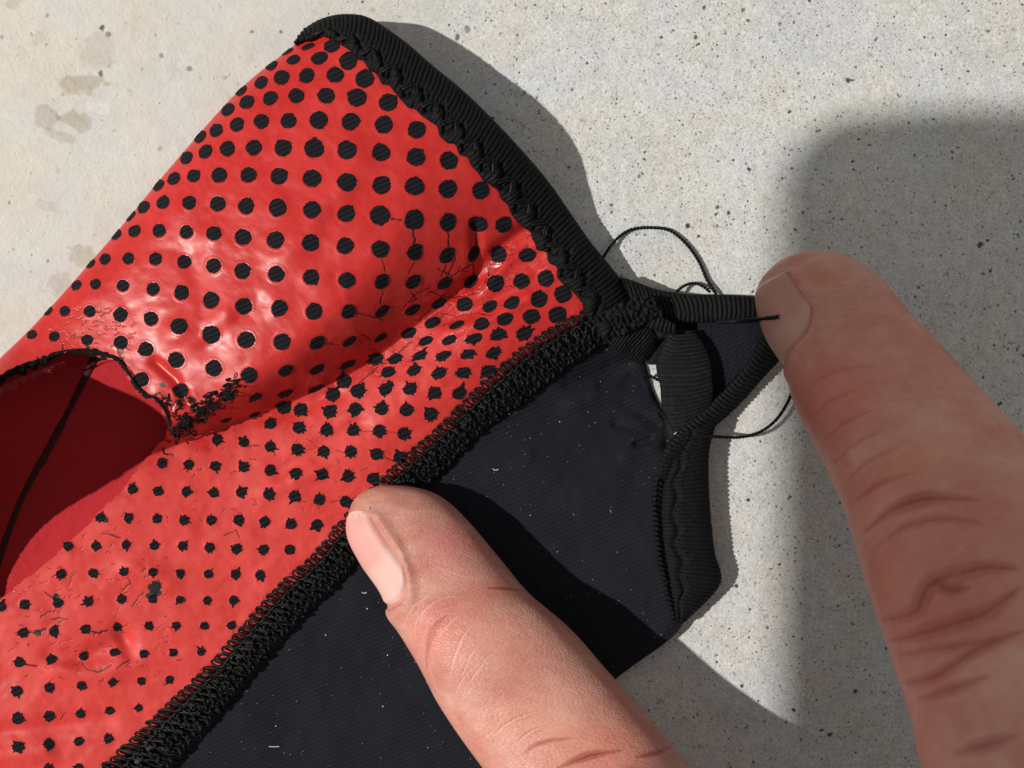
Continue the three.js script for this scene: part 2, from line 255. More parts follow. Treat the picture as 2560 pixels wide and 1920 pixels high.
/* dots: places in the photograph, row by row */
const DOTS = [
  [717, 130, 770, 117, 830, 116], [679, 165, 734, 150, 799, 146, 871, 153], [603, 227, 653, 207, 704, 194, 767, 190, 838, 188, 912, 197], [570, 275, 618, 256, 676, 246, 741, 240, 815, 240, 892, 244, 971, 256], [500, 342, 541, 327, 592, 312, 654, 304, 721, 302, 796, 301, 876, 304, 960, 312, 1042, 324],
  [467, 395, 514, 380, 569, 372, 635, 370, 708, 370, 786, 372, 867, 376, 952, 382, 1039, 393, 1122, 402], [396, 464, 435, 447, 485, 440, 548, 438, 621, 438, 698, 441, 780, 446, 867, 456, 954, 463, 1036, 466, 1119, 472, 1201, 475],
  [326, 540, 360, 518, 408, 507, 473, 507, 544, 510, 616, 515, 695, 519, 780, 525, 866, 534, 950, 539, 1034, 549, 1119, 555, 1194, 560, 1259, 561], [291, 587, 337, 578, 398, 577, 466, 580, 535, 584, 608, 593, 689, 600, 777, 607, 863, 615, 950, 623, 1036, 630, 1117, 638, 1184, 633, 1246, 635, 1318, 638],
  [227, 659, 263, 648, 321, 646, 389, 648, 461, 655, 534, 665, 606, 677, 691, 685, 777, 693, 867, 701, 954, 703, 1033, 704, 1112, 707, 1177, 704, 1239, 709, 1303, 703, 1364, 696], [191, 714, 239, 711, 307, 714, 383, 723, 454, 732, 527, 751, 610, 765, 698, 771, 785, 779, 871, 779, 955, 778, 1032, 774, 1097, 758, 1161, 761, 1224, 766, 1280, 757, 1347, 748, 1407, 735],
  [120, 778, 162, 778, 224, 778, 301, 787, 378, 797, 447, 816, 528, 836, 616, 849, 705, 855, 793, 856, 874, 853, 952, 843, 1022, 832, 1081, 807, 1142, 813, 1203, 810, 1262, 798, 1328, 791, 1394, 787], [80, 837, 136, 842, 218, 850, 302, 856, 365, 873, 441, 900, 534, 920, 622, 937, 714, 926, 793, 923, 870, 911, 939, 897, 987, 897, 1064, 853, 1123, 850, 1185, 846, 1246, 837, 1309, 834],
  [353, 949, 451, 977, 640, 992, 715, 983, 789, 972, 861, 952, 970, 930, 1035, 926, 1049, 889, 1109, 889, 1170, 885, 1232, 882], [566, 1050, 637, 1036, 709, 1019, 751, 1024, 832, 986, 895, 977, 964, 973, 1025, 972, 1086, 982, 1148, 983, 1097, 933, 1158, 931, 1219, 928], [543, 1099, 610, 1106, 676, 1060, 747, 1069, 824, 1029, 889, 1022, 954, 1021, 1016, 1025, 1077, 1035],
  [405, 1157, 472, 1161, 538, 1165, 609, 1168, 676, 1116, 743, 1123, 817, 1074, 883, 1076, 948, 1077, 1009, 1084], [331, 1223, 396, 1228, 466, 1229, 534, 1232, 603, 1231, 675, 1176, 740, 1183, 809, 1128, 877, 1129, 941, 1135, 1000, 1143], [252, 1293, 321, 1294, 392, 1297, 460, 1301, 528, 1301, 597, 1300, 672, 1236, 737, 1241, 805, 1186, 870, 1191, 932, 1196],
  [171, 1365, 240, 1365, 315, 1362, 386, 1364, 457, 1364, 524, 1369, 592, 1372, 662, 1304, 728, 1310, 799, 1249, 864, 1254], [80, 1434, 153, 1435, 234, 1433, 310, 1430, 382, 1430, 451, 1433, 521, 1435, 589, 1435, 659, 1374, 724, 1374, 793, 1312], [3, 1517, 62, 1511, 145, 1507, 221, 1504, 304, 1498, 382, 1498, 450, 1499, 518, 1501, 584, 1501, 650, 1438],
  [58, 1582, 135, 1579, 214, 1573, 294, 1567, 372, 1564, 441, 1564, 511, 1564, 579, 1564], [-30, 1590, 49, 1656, 129, 1648, 210, 1640, 285, 1631, 360, 1634, 434, 1631, 503, 1630], [-36, 1736, 43, 1728, 124, 1719, 204, 1713, 281, 1706, 353, 1702, 424, 1699], [-34, 1806, 45, 1797, 124, 1790, 201, 1784, 275, 1776, 347, 1770], [-34, 1876, 45, 1867, 122, 1860, 197, 1854, 272, 1847], [45, 1935, 122, 1925, 197, 1920, 266, 1915],
];
const SIZE = [[800, 370, 52], [1034, 549, 53], [1194, 560, 47], [620, 440, 43], [700, 520, 47], [440, 447, 36], [400, 577, 36], [320, 646, 32], [240, 711, 28], [140, 842, 27], [301, 787, 37], [528, 836, 47], [440, 900, 42], [616, 849, 45], [793, 856, 45], [714, 926, 42], [870, 911, 40], [1032, 704, 44], [1246, 635, 46], [1300, 703, 44], [1394, 787, 47], [1246, 837, 40], [1097, 933, 38], [964, 973, 35], [1086, 982, 35], [948, 1077, 33], [877, 1129, 31], [743, 1123, 30], [610, 1106, 26], [472, 1161, 25], [799, 1249, 29], [659, 1374, 26], [466, 1229, 25], [321, 1294, 24], [315, 1362, 23], [450, 1499, 21], [62, 1511, 26], [45, 1867, 30], [272, 1847, 24], [347, 1770, 20], [503, 1630, 21], [912, 197, 50], [770, 117, 38], [734, 150, 38], [679, 165, 34], [799, 146, 45], [704, 194, 42], [603, 227, 34], [618, 256, 41]];
const dotSize = (x, y) => { let s = 0, w = 0.0; for (const [a, b, d] of SIZE) { const k = 1 / (((x - a) ** 2 + (y - b) ** 2) ** 1.6 + 50); s += d * k; w += k; } return s / w * 0.95; };
const dots = [];
for (const row of DOTS) for (let i = 0; i < row.length; i += 2) dots.push({ x: row[i], y: row[i + 1], d: dotSize(row[i], row[i + 1]), low: smooth(1000, 1150, row[i + 1] + row[i] * 0.2) });

/* coat textures, painted in the coat's own u, v */
const CW = 1024, CH = 2048;
{
  const [cc, c] = canvas(CW, CH, '#c92a25'), [bc, b] = canvas(CW, CH, '#808080'), [rc, r] = canvas(CW, CH, '#585858');
  const uvAt = (x, y) => { const l = coatAt(x, y); return l ? [l.u * CW, l.v * CH] : null; };
  const path = (ctx, pts, w, style) => { ctx.strokeStyle = style; ctx.lineCap = 'round'; for (let i = 1; i < pts.length; i++) { const p = uvAt(...pts[i - 1]), q = uvAt(...pts[i]); if (!p || !q) continue; ctx.lineWidth = w * 0.95 * rr(0.6, 1.3); ctx.beginPath(); ctx.moveTo(...p); ctx.lineTo(...q); ctx.stroke(); } };
  const image = c.getImageData(0, 0, CW, CH), bi = b.getImageData(0, 0, CW, CH), ri = r.getImageData(0, 0, CW, CH);
  for (let y = 0; y < CH; y++) for (let x = 0; x < CW; x++) {
    const u = coatU(x / CW), v = y / CH, k = (y * CW + x) * 4, n = fbm(x / 60, y / 60, 4), f = fbm(x / 9 + 31, y / 9, 3), g = hash(x, y);
    const worn = smooth(0.5, 0.66, u + (n - 0.5) * 0.3) * smooth(0.1, 0.4, v) ;
    const w = (n - 0.5) * 16 + (f - 0.5) * 10 + (g - 0.5) * 5;
    image.data[k] = 183 + w + worn * 12; image.data[k + 1] = 41 + w * 0.8 + worn * 12; image.data[k + 2] = 38 + w * 0.8 + worn * 10;
    bi.data[k] = bi.data[k + 1] = bi.data[k + 2] = 128 + (f - 0.5) * 36 + (n - 0.5) * 36 + (g - 0.5) * 5;
    ri.data[k] = ri.data[k + 1] = ri.data[k + 2] = 96 + worn * 44 + (f - 0.5) * 40 + (n - 0.5) * 50;
  }
  c.putImageData(image, 0, 0); b.putImageData(bi, 0, 0); r.putImageData(ri, 0, 0);
  // raised lips round the openings in the coat
  for (const d of dots) { const q = []; for (let i = 0; i <= 20; i++) { const a = i / 20 * 6.2832; q.push([d.x + Math.cos(a) * d.d * 0.58, d.y + Math.sin(a) * d.d * 0.58]); } path(b, q, 4, 'rgba(255,255,255,0.16)'); }
  // cracks
  const crack = (pts, w = 2, dark = 0.8) => { const q = []; for (let i = 1; i < pts.length; i++) { const n = Math.max(2, Math.hypot(pts[i][0] - pts[i - 1][0], pts[i][1] - pts[i - 1][1]) / 7 | 0); for (let k = 0; k < n; k++) q.push([lerp(pts[i - 1][0], pts[i][0], k / n) + rr(-2.2, 2.2), lerp(pts[i - 1][1], pts[i][1], k / n) + rr(-2.2, 2.2)]); } q.push(pts[pts.length - 1]); path(c, q, w, `rgba(38,6,8,${dark})`); path(b, q, w * 1.5, 'rgba(0,0,0,0.7)'); };
  for (const [w, ...p] of [[4, [1034, 574], [1037, 606]], [3, [1120, 580], [1124, 616]], [3, [1192, 586], [1190, 614]], [2, [980, 548], [1006, 550]], [2, [955, 648], [965, 680]], [2, [1036, 656], [1022, 684]], [2, [1115, 662], [1105, 692]], [2.5, [958, 728], [952, 760]], [2.5, [1030, 728], [1042, 748], [1030, 755]], [2, [1090, 670], [1130, 690], [1180, 660]], [2, [1010, 770], [1040, 735], [1075, 720]], [2.5, [1075, 730], [1130, 745], [1200, 730], [1240, 690]], [2, [880, 780], [925, 790], [960, 800]], [1.8, [815, 860], [850, 862]], [2, [905, 835], [930, 850], [920, 865]], [3.5, [900, 955], [925, 935], [945, 918]], [3, [990, 890], [1010, 868], [1030, 855]], [2, [1050, 800], [1080, 770], [1110, 735]], [2, [1140, 640], [1120, 690], [1090, 730]], [2, [1200, 720], [1220, 690], [1225, 660]], [3, [1182, 655], [1184, 700]], [2, [1110, 785], [1150, 790], [1190, 780], [1230, 790]], [2, [870, 1250], [830, 1255]], [2, [600, 1110], [650, 1115]], [1.6, [860, 1130], [840, 1125]], [1.6, [905, 1077], [930, 1078]], [1.6, [970, 1078], [1000, 1085]], [2, [960, 1140], [990, 1155]], [2.5, [370, 995], [400, 985], [420, 995]], [4, [408, 1120], [412, 1135], [435, 1138]], [3, [160, 862], [158, 885]], [5, [218, 858], [222, 885]], [5, [302, 868], [304, 900]], [2, [425, 1030], [437, 1012], [445, 1000]], [3, [112, 1480], [125, 1490], [138, 1503]], [2, [300, 1345], [270, 1332], [255, 1335]], [2, [100, 1545], [120, 1530], [130, 1528]], [2, [130, 1550], [150, 1545], [170, 1548]], [3.5, [70, 1580], [95, 1582], [115, 1572]], [3, [225, 1578], [250, 1582], [270, 1575]], [2, [235, 1590], [240, 1582]], [3, [60, 1660], [95, 1664]], [2.2, [205, 1655], [220, 1672], [250, 1680], [280, 1662]], [2.2, [295, 1672], [310, 1658], [325, 1648]], [1.8, [240, 1680], [262, 1676]], [1.8, [330, 1515], [350, 1490], [360, 1480]], [4, [395, 1452], [402, 1462], [398, 1475]], [2, [310, 1475], [325, 1460], [320, 1445]], [2, [150, 1800], [165, 1782]], [2, [560, 1340], [590, 1325], [600, 1345]], [1.6, [440, 1650], [455, 1649]], [1.8, [520, 1370], [545, 1375]]]) crack(p, w);
  // fine crazing, thick near the fold and the worn corner
  for (let n = 0; n < 520; n++) {
    let x, y; const z = rnd(); if (z < 0.42) { const t = rnd(); x = lerp(880, 1330, t) + rr(-70, 70); y = lerp(930, 640, t) + rr(-60, 60); } else if (z < 0.75) { x = rr(20, 420); y = rr(1280, 1720); } else if (z < 0.85) { x = rr(120, 330); y = rr(770, 870); } else { x = rr(450, 950); y = rr(1050, 1300); }
    const a = rr(-0.9, 0.5), l = rr(5, 20), p = [[x, y], [x + Math.cos(a) * l * 0.5 + rr(-3, 3), y + Math.sin(a) * l * 0.5 + rr(-3, 3)], [x + Math.cos(a) * l, y + Math.sin(a) * l]]; crack(p, rr(0.8, 1.8), rr(0.15, 0.5));
  }
  // worn-through patches
  for (const [x, y, s] of [[385, 1478, 15], [390, 1465, 10], [140, 1492, 6], [95, 1582, 6], [265, 1300, 5], [455, 985, 8], [470, 1060, 12], [500, 1045, 13], [530, 1020, 12], [575, 990, 11], [430, 1080, 9], [480, 1000, 7], [448, 1010, 6], [405, 962, 5]]) for (let k = 0; k < 22; k++) { const p = uvAt(x + rr(-s, s), y + rr(-s, s)); if (!p) continue; c.fillStyle = 'rgba(18,14,16,0.85)'; c.beginPath(); c.arc(p[0], p[1], rr(0.2, 0.5) * s, 0, 7); c.fill(); }
  const mCoat = new THREE.MeshPhysicalMaterial({ map: texture(cc, true), bumpMap: texture(bc, false), bumpScale: 0.00013, roughnessMap: texture(rc, false), roughness: 1, specularIntensity: 0.65 });
  mCoat.map.flipY = mCoat.bumpMap.flipY = mCoat.roughnessMap.flipY = false;
  const coat = part('grip_coating', coatG, mCoat, glove); coat.userData.label = 'cracked glossy red rubber coating';
  // dots: bits of black backing fabric bare in the openings of the coating
  const list = [];
  for (const d of dots) {
    const o = coatPos(d.x, d.y); if (!o) continue; if (!coatKeep(o.p)) continue;
    const nz = clamp(o.n.z, 0.2, 1), gx = o.n.x, gy = o.n.y, gl = Math.hypot(gx, gy) || 1, ax = gx / gl, ay = gy / gl;
    let sq = nz, ang = Math.atan2(ay, ax);
    const fold = Math.exp(-(((d.x - 1110) / 220) ** 2 + ((d.y - 865) / 95) ** 2)); 
    const ra = d.d / 2 * (1 + 0.08 * fold), M = 34, pts = [[d.x, d.y]], spikes = [];
    const ns = d.low > 0.5 ? 5 + (rnd() * 4 | 0) : d.y > 640 && d.x < 420 ? 3 : 1; for (let k = 0; k < ns; k++) spikes.push([rr(0, 6.28), rr(0.12, 0.5) * (d.low > 0.5 ? 1 : 0.35)]);
    const ph = rr(0, 50);
    for (const ring of [0.6, 1]) for (let i = 0; i < M; i++) {
      const t = i / M * 6.2832; let q = ra * ring; if (ring === 1) { q *= 1 + (noise(ph + Math.cos(t) * 1.3, ph + Math.sin(t) * 1.3) - 0.5) * 0.14 + (hash(i, ph * 9 | 0) - 0.5) * 0.1; for (const [a, l] of spikes) { const dd = Math.abs(Math.atan2(Math.sin(t - a), Math.cos(t - a))); if (dd < 0.11) q += ra * l; } }
      let dx = Math.cos(t) * q, dy = Math.sin(t) * q; const al = dx * Math.cos(ang) + dy * Math.sin(ang), ac = -dx * Math.sin(ang) + dy * Math.cos(ang); dx = al * sq * Math.cos(ang) - ac * Math.sin(ang); dy = al * sq * Math.sin(ang) + ac * Math.cos(ang);
      if (fold > 0.05) { const fa = -0.42, b1 = dx * Math.cos(fa) + dy * Math.sin(fa), b2 = (-dx * Math.sin(fa) + dy * Math.cos(fa)) * (1 - 0.48 * fold); dx = b1 * Math.cos(fa) - b2 * Math.sin(fa); dy = b1 * Math.sin(fa) + b2 * Math.cos(fa); }
      { const f2 = Math.exp(-(((d.x - 745) / 75) ** 2 + ((d.y - 120) / 34) ** 2)) * 0.62; if (f2 > 0.03) { const fa = -0.3, b1 = dx * Math.cos(fa) + dy * Math.sin(fa), b2 = (-dx * Math.sin(fa) + dy * Math.cos(fa)) * (1 - f2); dx = b1 * Math.cos(fa) - b2 * Math.sin(fa); dy = b1 * Math.sin(fa) + b2 * Math.cos(fa); } }
      pts.push([d.x + dx, d.y + dy]);
    }
    const pos = [], uv = [], nor = []; let last = null, bad = 0;
    for (const [x, y] of pts) { let w = coatPos(x, y, 1.6) ?? last; if (!w) { bad = 1; break; } if (!coatAt(x, y)) bad += 0.02; last = w; pos.push(...world(w.p)); nor.push(w.n.x, w.n.z, w.n.y); uv.push(x / 142, y / 142); }
    if (bad >= 1) continue;
    const ix = []; for (let i = 0; i < M; i++) { const j = (i + 1) % M; ix.push(0, 1 + j, 1 + i, 1 + i, 1 + j, 1 + M + i, 1 + j, 1 + M + j, 1 + M + i); }
    const g = new THREE.BufferGeometry(); g.setAttribute('position', new THREE.Float32BufferAttribute(pos, 3)); g.setAttribute('normal', new THREE.Float32BufferAttribute(nor, 3)); g.setAttribute('uv', new THREE.Float32BufferAttribute(uv, 2)); g.setIndex(ix);
    list.push([d.d * nz, g]);
  }
  list.sort((a, b) => b[0] - a[0]);
  list.slice(0, 298).forEach(([, g]) => part('fabric_dot', g, mDot, coat));
  if (list.length > 298) part('small_fabric_dots', mergeGeometries(list.slice(298).map((q) => q[1])), mDot, coat, 'stuff');
  console.log('dots', list.length);
}

/* ------------------------------------------------------------------ lining seen through the torn opening */
{
  const A = [[290, 780, 30], [60, 900, 40], [-110, 1040, 70], [-260, 1290, 80], [-310, 1580, 50]], B = [[258, 850, 14], [200, 975, 12], [128, 1115, 10], [48, 1265, 9], [-30, 1480, 8]], C = [[420, 930, 18], [330, 1065, 15], [230, 1190, 14], [120, 1330, 12], [0, 1500, 10]], D = [[520, 1010, 46], [450, 1150, 44], [350, 1270, 46], [190, 1420, 44], [40, 1560, 40]];
  const [cc, c] = canvas(512, 512, '#a5101a'); for (let n = 0; n < 9000; n++) { c.fillStyle = `rgba(${rnd() < 0.5 ? '205,30,40' : '70,6,14'},${rr(0.05, 0.16)})`; c.fillRect(rnd() * 512, rnd() * 512, rr(1, 4), rr(1, 3)); }
  const m = new THREE.MeshStandardMaterial({ map: texture(cc, true), bumpMap: fuzz, bumpScale: 0.00006, roughness: 0.9 });
  const g = sheet(90, 120, (u, v) => { const [a, b, c2, d] = [A, B, C, D].map((q) => along(q, v)); let p; if (u < 0.33) { const t = u / 0.33; p = b.map((x, i) => lerp(a[i], x, i === 2 ? 1 - (1 - t) ** 2 : t)); } else if (u < 0.66) { const t = (u - 0.33) / 0.33; p = b.map((x, i) => lerp(x, c2[i], t)); } else { const t = (u - 0.66) / 0.34; p = c2.map((x, i) => lerp(x, d[i], i === 2 ? t * t : t)); } return at(p[0], p[1], p[2] + (fbm(p[0] / 40, p[1] / 40, 2) - 0.5) * 5); }, { uv: (u, v, p) => [p[0] / 400, p[1] / 400], flip: true });
  part('lining', g, m, glove).userData.label = 'dark red fabric lining inside the torn opening';
  const s = sheet(14, 120, (u, v) => { const b = along(B, v), d = (u - 0.5) * (13 + 6 * noise(v * 14, 2)) + (noise(v * 5, 5) - 0.5) * 5; return at(b[0] + d, b[1] + d * 0.4, b[2] + 1 + 4 * Math.sqrt(Math.max(0, 1 - (2 * u - 1) ** 2))); }, { flip: true, uv: (u, v) => [u, v * 30] });
  part('inner_seam', s, new THREE.MeshStandardMaterial({ color: lin(0.06, 0.004, 0.008), roughness: 0.9, bumpMap: fuzz, bumpScale: 0.0001 }), glove);
}

/* ------------------------------------------------------------------ ribbed strips: A and B are the two edges [x, y, h] in the photograph */
function strip(name, A, B, o, parent = glove) {
  const { ribs = 0, amp = 4, bulge = 20, thick = 26, nu = 36, beads = 9, slant = 0, curve = 0, tuck = 0.22, extra, edge = 0, mat = mBand, per = 7, wob = 0.25, gap = 1 } = o;
  const ea = even(A, 160), eb = even(B, 160), nv = Math.max(60, Math.round(ribs * per)) ;
  const ph = rr(0, 100), top = 0.74;
  const f = (u, v) => {
    const a = along(ea, v), b = along(eb, v), t = u < top ? u / top : 1 - (u - top) / (1 - top);
    const jag = edge * (noise(v * ea.length_ / 22 + ph, 3) - 0.5) * 2 * (1 - t);
    let x = lerp(a[0], b[0], t), y = lerp(a[1], b[1], t), h = lerp(a[2], b[2], t); const dx = (b[0] - a[0]), dy = b[1] - a[1], L = Math.hypot(dx, dy) || 1; x += dx / L * jag; y += dy / L * jag;
    const dome = Math.pow(Math.max(0, 1 - Math.abs(2 * t - 1) ** 2.6), 0.6);
    if (u < top) h += bulge * dome; else h += -thick * Math.pow(Math.max(0, 1 - (2 * t - 1) ** 6), 0.5);
    return at(x, y, Math.max(2, h));
  };
  const lift = (u, v, p) => {
    if (u >= top) return 0; const t = u / top, fade = smooth(0, 0.06, t) * smooth(0, 0.06, 1 - t); let s = 0;
    if (ribs) {
      const q = v * ribs + slant * t + curve * (t - 0.5) ** 2 * 4 + wob * 2 * (noise(v * ribs / 5 + ph, t * 3) - 0.5), k = q - Math.floor(q), id = Math.floor(q), ridge = Math.pow(1 - Math.abs(2 * k - 1) ** 2.2, 0.6);
      const bd = t * beads + (id % 2) * 0.5 + hash(id, 7) * 0.4, bk = bd - Math.floor(bd); s += amp * (ridge - 0.5) * (0.85 + 0.3 * hash(id, 3)) * (0.82 + 0.3 * Math.sqrt(1 - (2 * bk - 1) ** 2));
    }
    if (extra) s += extra(t, v, ea.length_);
    s += (noise(p[0] / 7, p[1] / 7) - 0.5) * 2;
    return s * fade;
  };
  const g = sheet(nu, nv, f, { wrap: true, lift, flip: o.flip, uv: (u, v, p) => [p[0] / 120, p[1] / 120] });
  return part(name, g, mat, parent);
}
// zigzag stitching drawn along a strip: short thread bars lying on its dome
function zigzag(name, A, B, o, parent) {
  const { period = 70, t0 = 0.16, t1 = 0.5, r = 4.5, bulge = 20, v0 = 0.02, v1 = 0.98, strands = 2 } = o, ea = even(A, 160), eb = even(B, 160), n = Math.round(ea.length_ * (v1 - v0) / period * 2);
  const place = (t, v, up) => { const a = along(ea, v), b = along(eb, v), dome = Math.pow(Math.max(0, 1 - Math.abs(2 * t - 1) ** 2.6), 0.6); return at(lerp(a[0], b[0], t), lerp(a[1], b[1], t), lerp(a[2], b[2], t) + bulge * dome + up); };
  for (let i = 0; i < n; i++) {
    const va = v0 + (v1 - v0) * i / n, vb = v0 + (v1 - v0) * (i + 1) / n, a = i % 2 ? t1 : t0, b = i % 2 ? t0 : t1, gs = [];
    for (let s = 0; s < strands; s++) { const off = (s - (strands - 1) / 2) * 5 / ea.length_ * 1.4, p = []; for (let k = 0; k <= 4; k++) { const q = k / 4; p.push(place(lerp(a, b, q) + rr(-0.01, 0.01), lerp(va, vb, q) + off, (q === 0 || q === 1 ? -6 : 2.5) + rr(-0.8, 0.8))); } gs.push(tube(p, r * rr(0.8, 1.1), 10, 6)); }
    part(name, mergeGeometries(gs), mThread, parent);
  }
}

/* rim binding */
const rimIn = [[738, 112, 0], [768, 96, 0], [815, 98, 0], [860, 122, 0], [905, 158, 0], [965, 212, 0], [1030, 270, 0], [1100, 332, 0], [1170, 402, 0], [1230, 470, 0], [1292, 546, 0], [1350, 622, 0], [1395, 685, 0], [1432, 738, 0], [1468, 790, 0], [1500, 850, 0]];
const rimOut = [[742, 96, 0], [768, 66, 0], [815, 42, 0], [868, 34, 0], [925, 44, 0], [1010, 100, 0], [1080, 160, 0], [1160, 226, 0], [1232, 296, 0], [1300, 368, 0], [1370, 450, 0], [1425, 528, 0], [1476, 602, 0], [1530, 668, 0], [1575, 730, 0], [1600, 790, 0]];
rimIn.forEach((p, i) => { const o = coatAt(p[0] - 8, p[1] + 14) ?? coatAt(p[0] + 6, p[1] + 16) ?? { h: 90 }; p[2] = o.h + 4; const far = i / (rimIn.length - 1); rimOut[i][2] = Math.max(34, p[2] * lerp(0.9, 0.55, smooth(0.55, 1, far)) - 14); });
const pucker = (t, v, L) => { const q = v * L / 66, k = q - Math.floor(q), z = k < 0.5 ? k * 2 : 2 - k * 2, tt = lerp(0.1, 0.46, z); let s = -9 * Math.exp(-(((t - tt) / 0.07) ** 2)); s += 8 * Math.exp(-(((t - 0.22) / 0.16) ** 2)) * (0.5 - 0.5 * Math.cos(k * 6.2832)); return s - (t < 0.5 ? 1 : 0) * (noise(v * L / 6, t * 9) - 0.5) * 4; };
const rim = strip('binding', rimIn, rimOut, { ribs: 98, amp: 5, bulge: 24, thick: 40, nu: 56, beads: 12, slant: -0.6, curve: 0.6, extra: pucker, edge: 8, per: 8 });
rim.userData.label = 'ribbed black binding along the open rim';
zigzag('zigzag_stitch', rimIn, rimOut, { period: 66, t0: 0.1, t1: 0.46, bulge: 24, r: 4, v0: 0.04, v1: 0.93 }, rim);

/* black back panel, flat on the floor */
{
  const L = [[1500, 855, 60], [1410, 925, 58], [1329, 985, 56], [1207, 1078, 54], [1101, 1188, 52], [960, 1330, 50], [846, 1450, 48], [712, 1590, 46], [574, 1750, 44], [431, 1910, 42], [290, 2070, 40]];
  const R = [[1560, 822, 60], [1612, 905, 11], [1630, 968, 9], [1660, 1046, 18], [1672, 1150, 44], [1668, 1260, 56], [1672, 1370, 54], [1690, 1480, 52], [1700, 1572, 40], [1540, 1697, 26], [1330, 1880, 18], [1180, 2030, 14]];
  const eL = even(L, 140), eR = even(R, 140);
  const mark = (x, y) => { let s = 0; for (const [d, w, p] of [[-9, 9, [[1500, 965], [1560, 920], [1590, 890]]], [6, 14, [[1480, 990], [1560, 940]]], [-6, 12, [[1600, 1110], [1660, 1085]]], [-10, 8, [[1590, 1110], [1625, 1100]]], [-7, 14, [[1560, 1010], [1640, 1060]]], [-9, 16, [[1420, 960], [1500, 935], [1560, 900]]], [9, 22, [[1430, 1010], [1540, 985], [1620, 1000]]], [-8, 12, [[1540, 1060], [1600, 1075], [1650, 1060]]], [7, 14, [[1560, 1140], [1640, 1115]]], [6, 40, [[1180, 1500], [1560, 1480]]], [8, 60, [[1300, 1150], [1500, 1250]]], [-7, 60, [[700, 1800], [1000, 1650]]]]) { const k = lineDist(x, y, p) / w; if (k < 3) s += d * Math.exp(-k * k); } return s; };
  const g = sheet(190, 260, (u, v) => { const a = along(eL, v), b = along(eR, v), x = lerp(a[0], b[0], u), y = lerp(a[1], b[1], u); const e = smooth(0, 0.04, 1 - u); const low = smooth(0.66, 0.8, v); const h = lerp(a[2], b[2], u) * 1 + (-12 * Math.sin(u * 3.14) + mark(x, y) + (fbm(x / 90, y / 90, 3) - 0.5) * 16) * e * smooth(0, 0.1, u) * 0.9 - (1 - e) * 8; return at(x, y, Math.max(6, h)); }, { flip: false, uv: (u, v, p) => [p[0] / 128, p[1] / 128] });
  const pn = part('back_panel', g, mPanel, glove); pn.userData.label = 'smooth black stretch fabric back panel';
  // turned edge under the far side
  const hem = sheet(6, 120, (u, v) => { const k = lerp(0.62, 1, v), b = along(eR, k), a = along(eL, k), dx = a[0] - b[0], dy = a[1] - b[1], l = Math.hypot(dx, dy); return at(b[0] + dx / l * u * 40, b[1] + dy / l * u * 40, lerp(Math.max(6, b[2] - 8), 3, smooth(0, 0.3, u))); });
  part('turned_hem', hem, mPanel, glove);
  // lint caught in the weave
  const at2 = locator(g), N = 260, sp = new THREE.IcosahedronGeometry(1 / S, 1), im = new THREE.InstancedMesh(sp, new THREE.MeshStandardMaterial({ color: lin(0.75, 0.75, 0.78), roughness: 0.4 }), N), mt = new THREE.Matrix4(); let k = 0;
  while (k < N) { const x = rr(430, 1680), y = rr(870, 1915), l = at2(x, y); if (!l) continue; const s = rnd() < 0.035 ? rr(1.0, 1.6) : rr(0.3, 0.7), w = world(at(x, y, l.h + 1.2)); mt.makeScale(s, s * 0.7, s * rr(0.7, 1.5)).setPosition(...w); im.setMatrixAt(k++, mt); }
  im.name = 'lint_specks'; im.userData.kind = 'stuff'; pn.add(im);
  for (const [x, y, dx, dy, c] of [[1232, 1172, 14, 6, 1], [672, 1866, 26, -2, 1], [905, 1480, 12, 5, 1]]) { const l = at2(x, y) ?? { h: 50 }; const p = [[0, 0], [0.3, 0.25], [0.65, 0.3], [1, 0.1]].map(([a, b]) => at(x + dx * a, y + dy * b + b * 4, l.h + 3)); part('lint_fibre', tube(p, 1.3, 12, 5), new THREE.MeshStandardMaterial({ color: lin(0.5, 0.47, 0.36), roughness: 0.8 }), pn); }
}

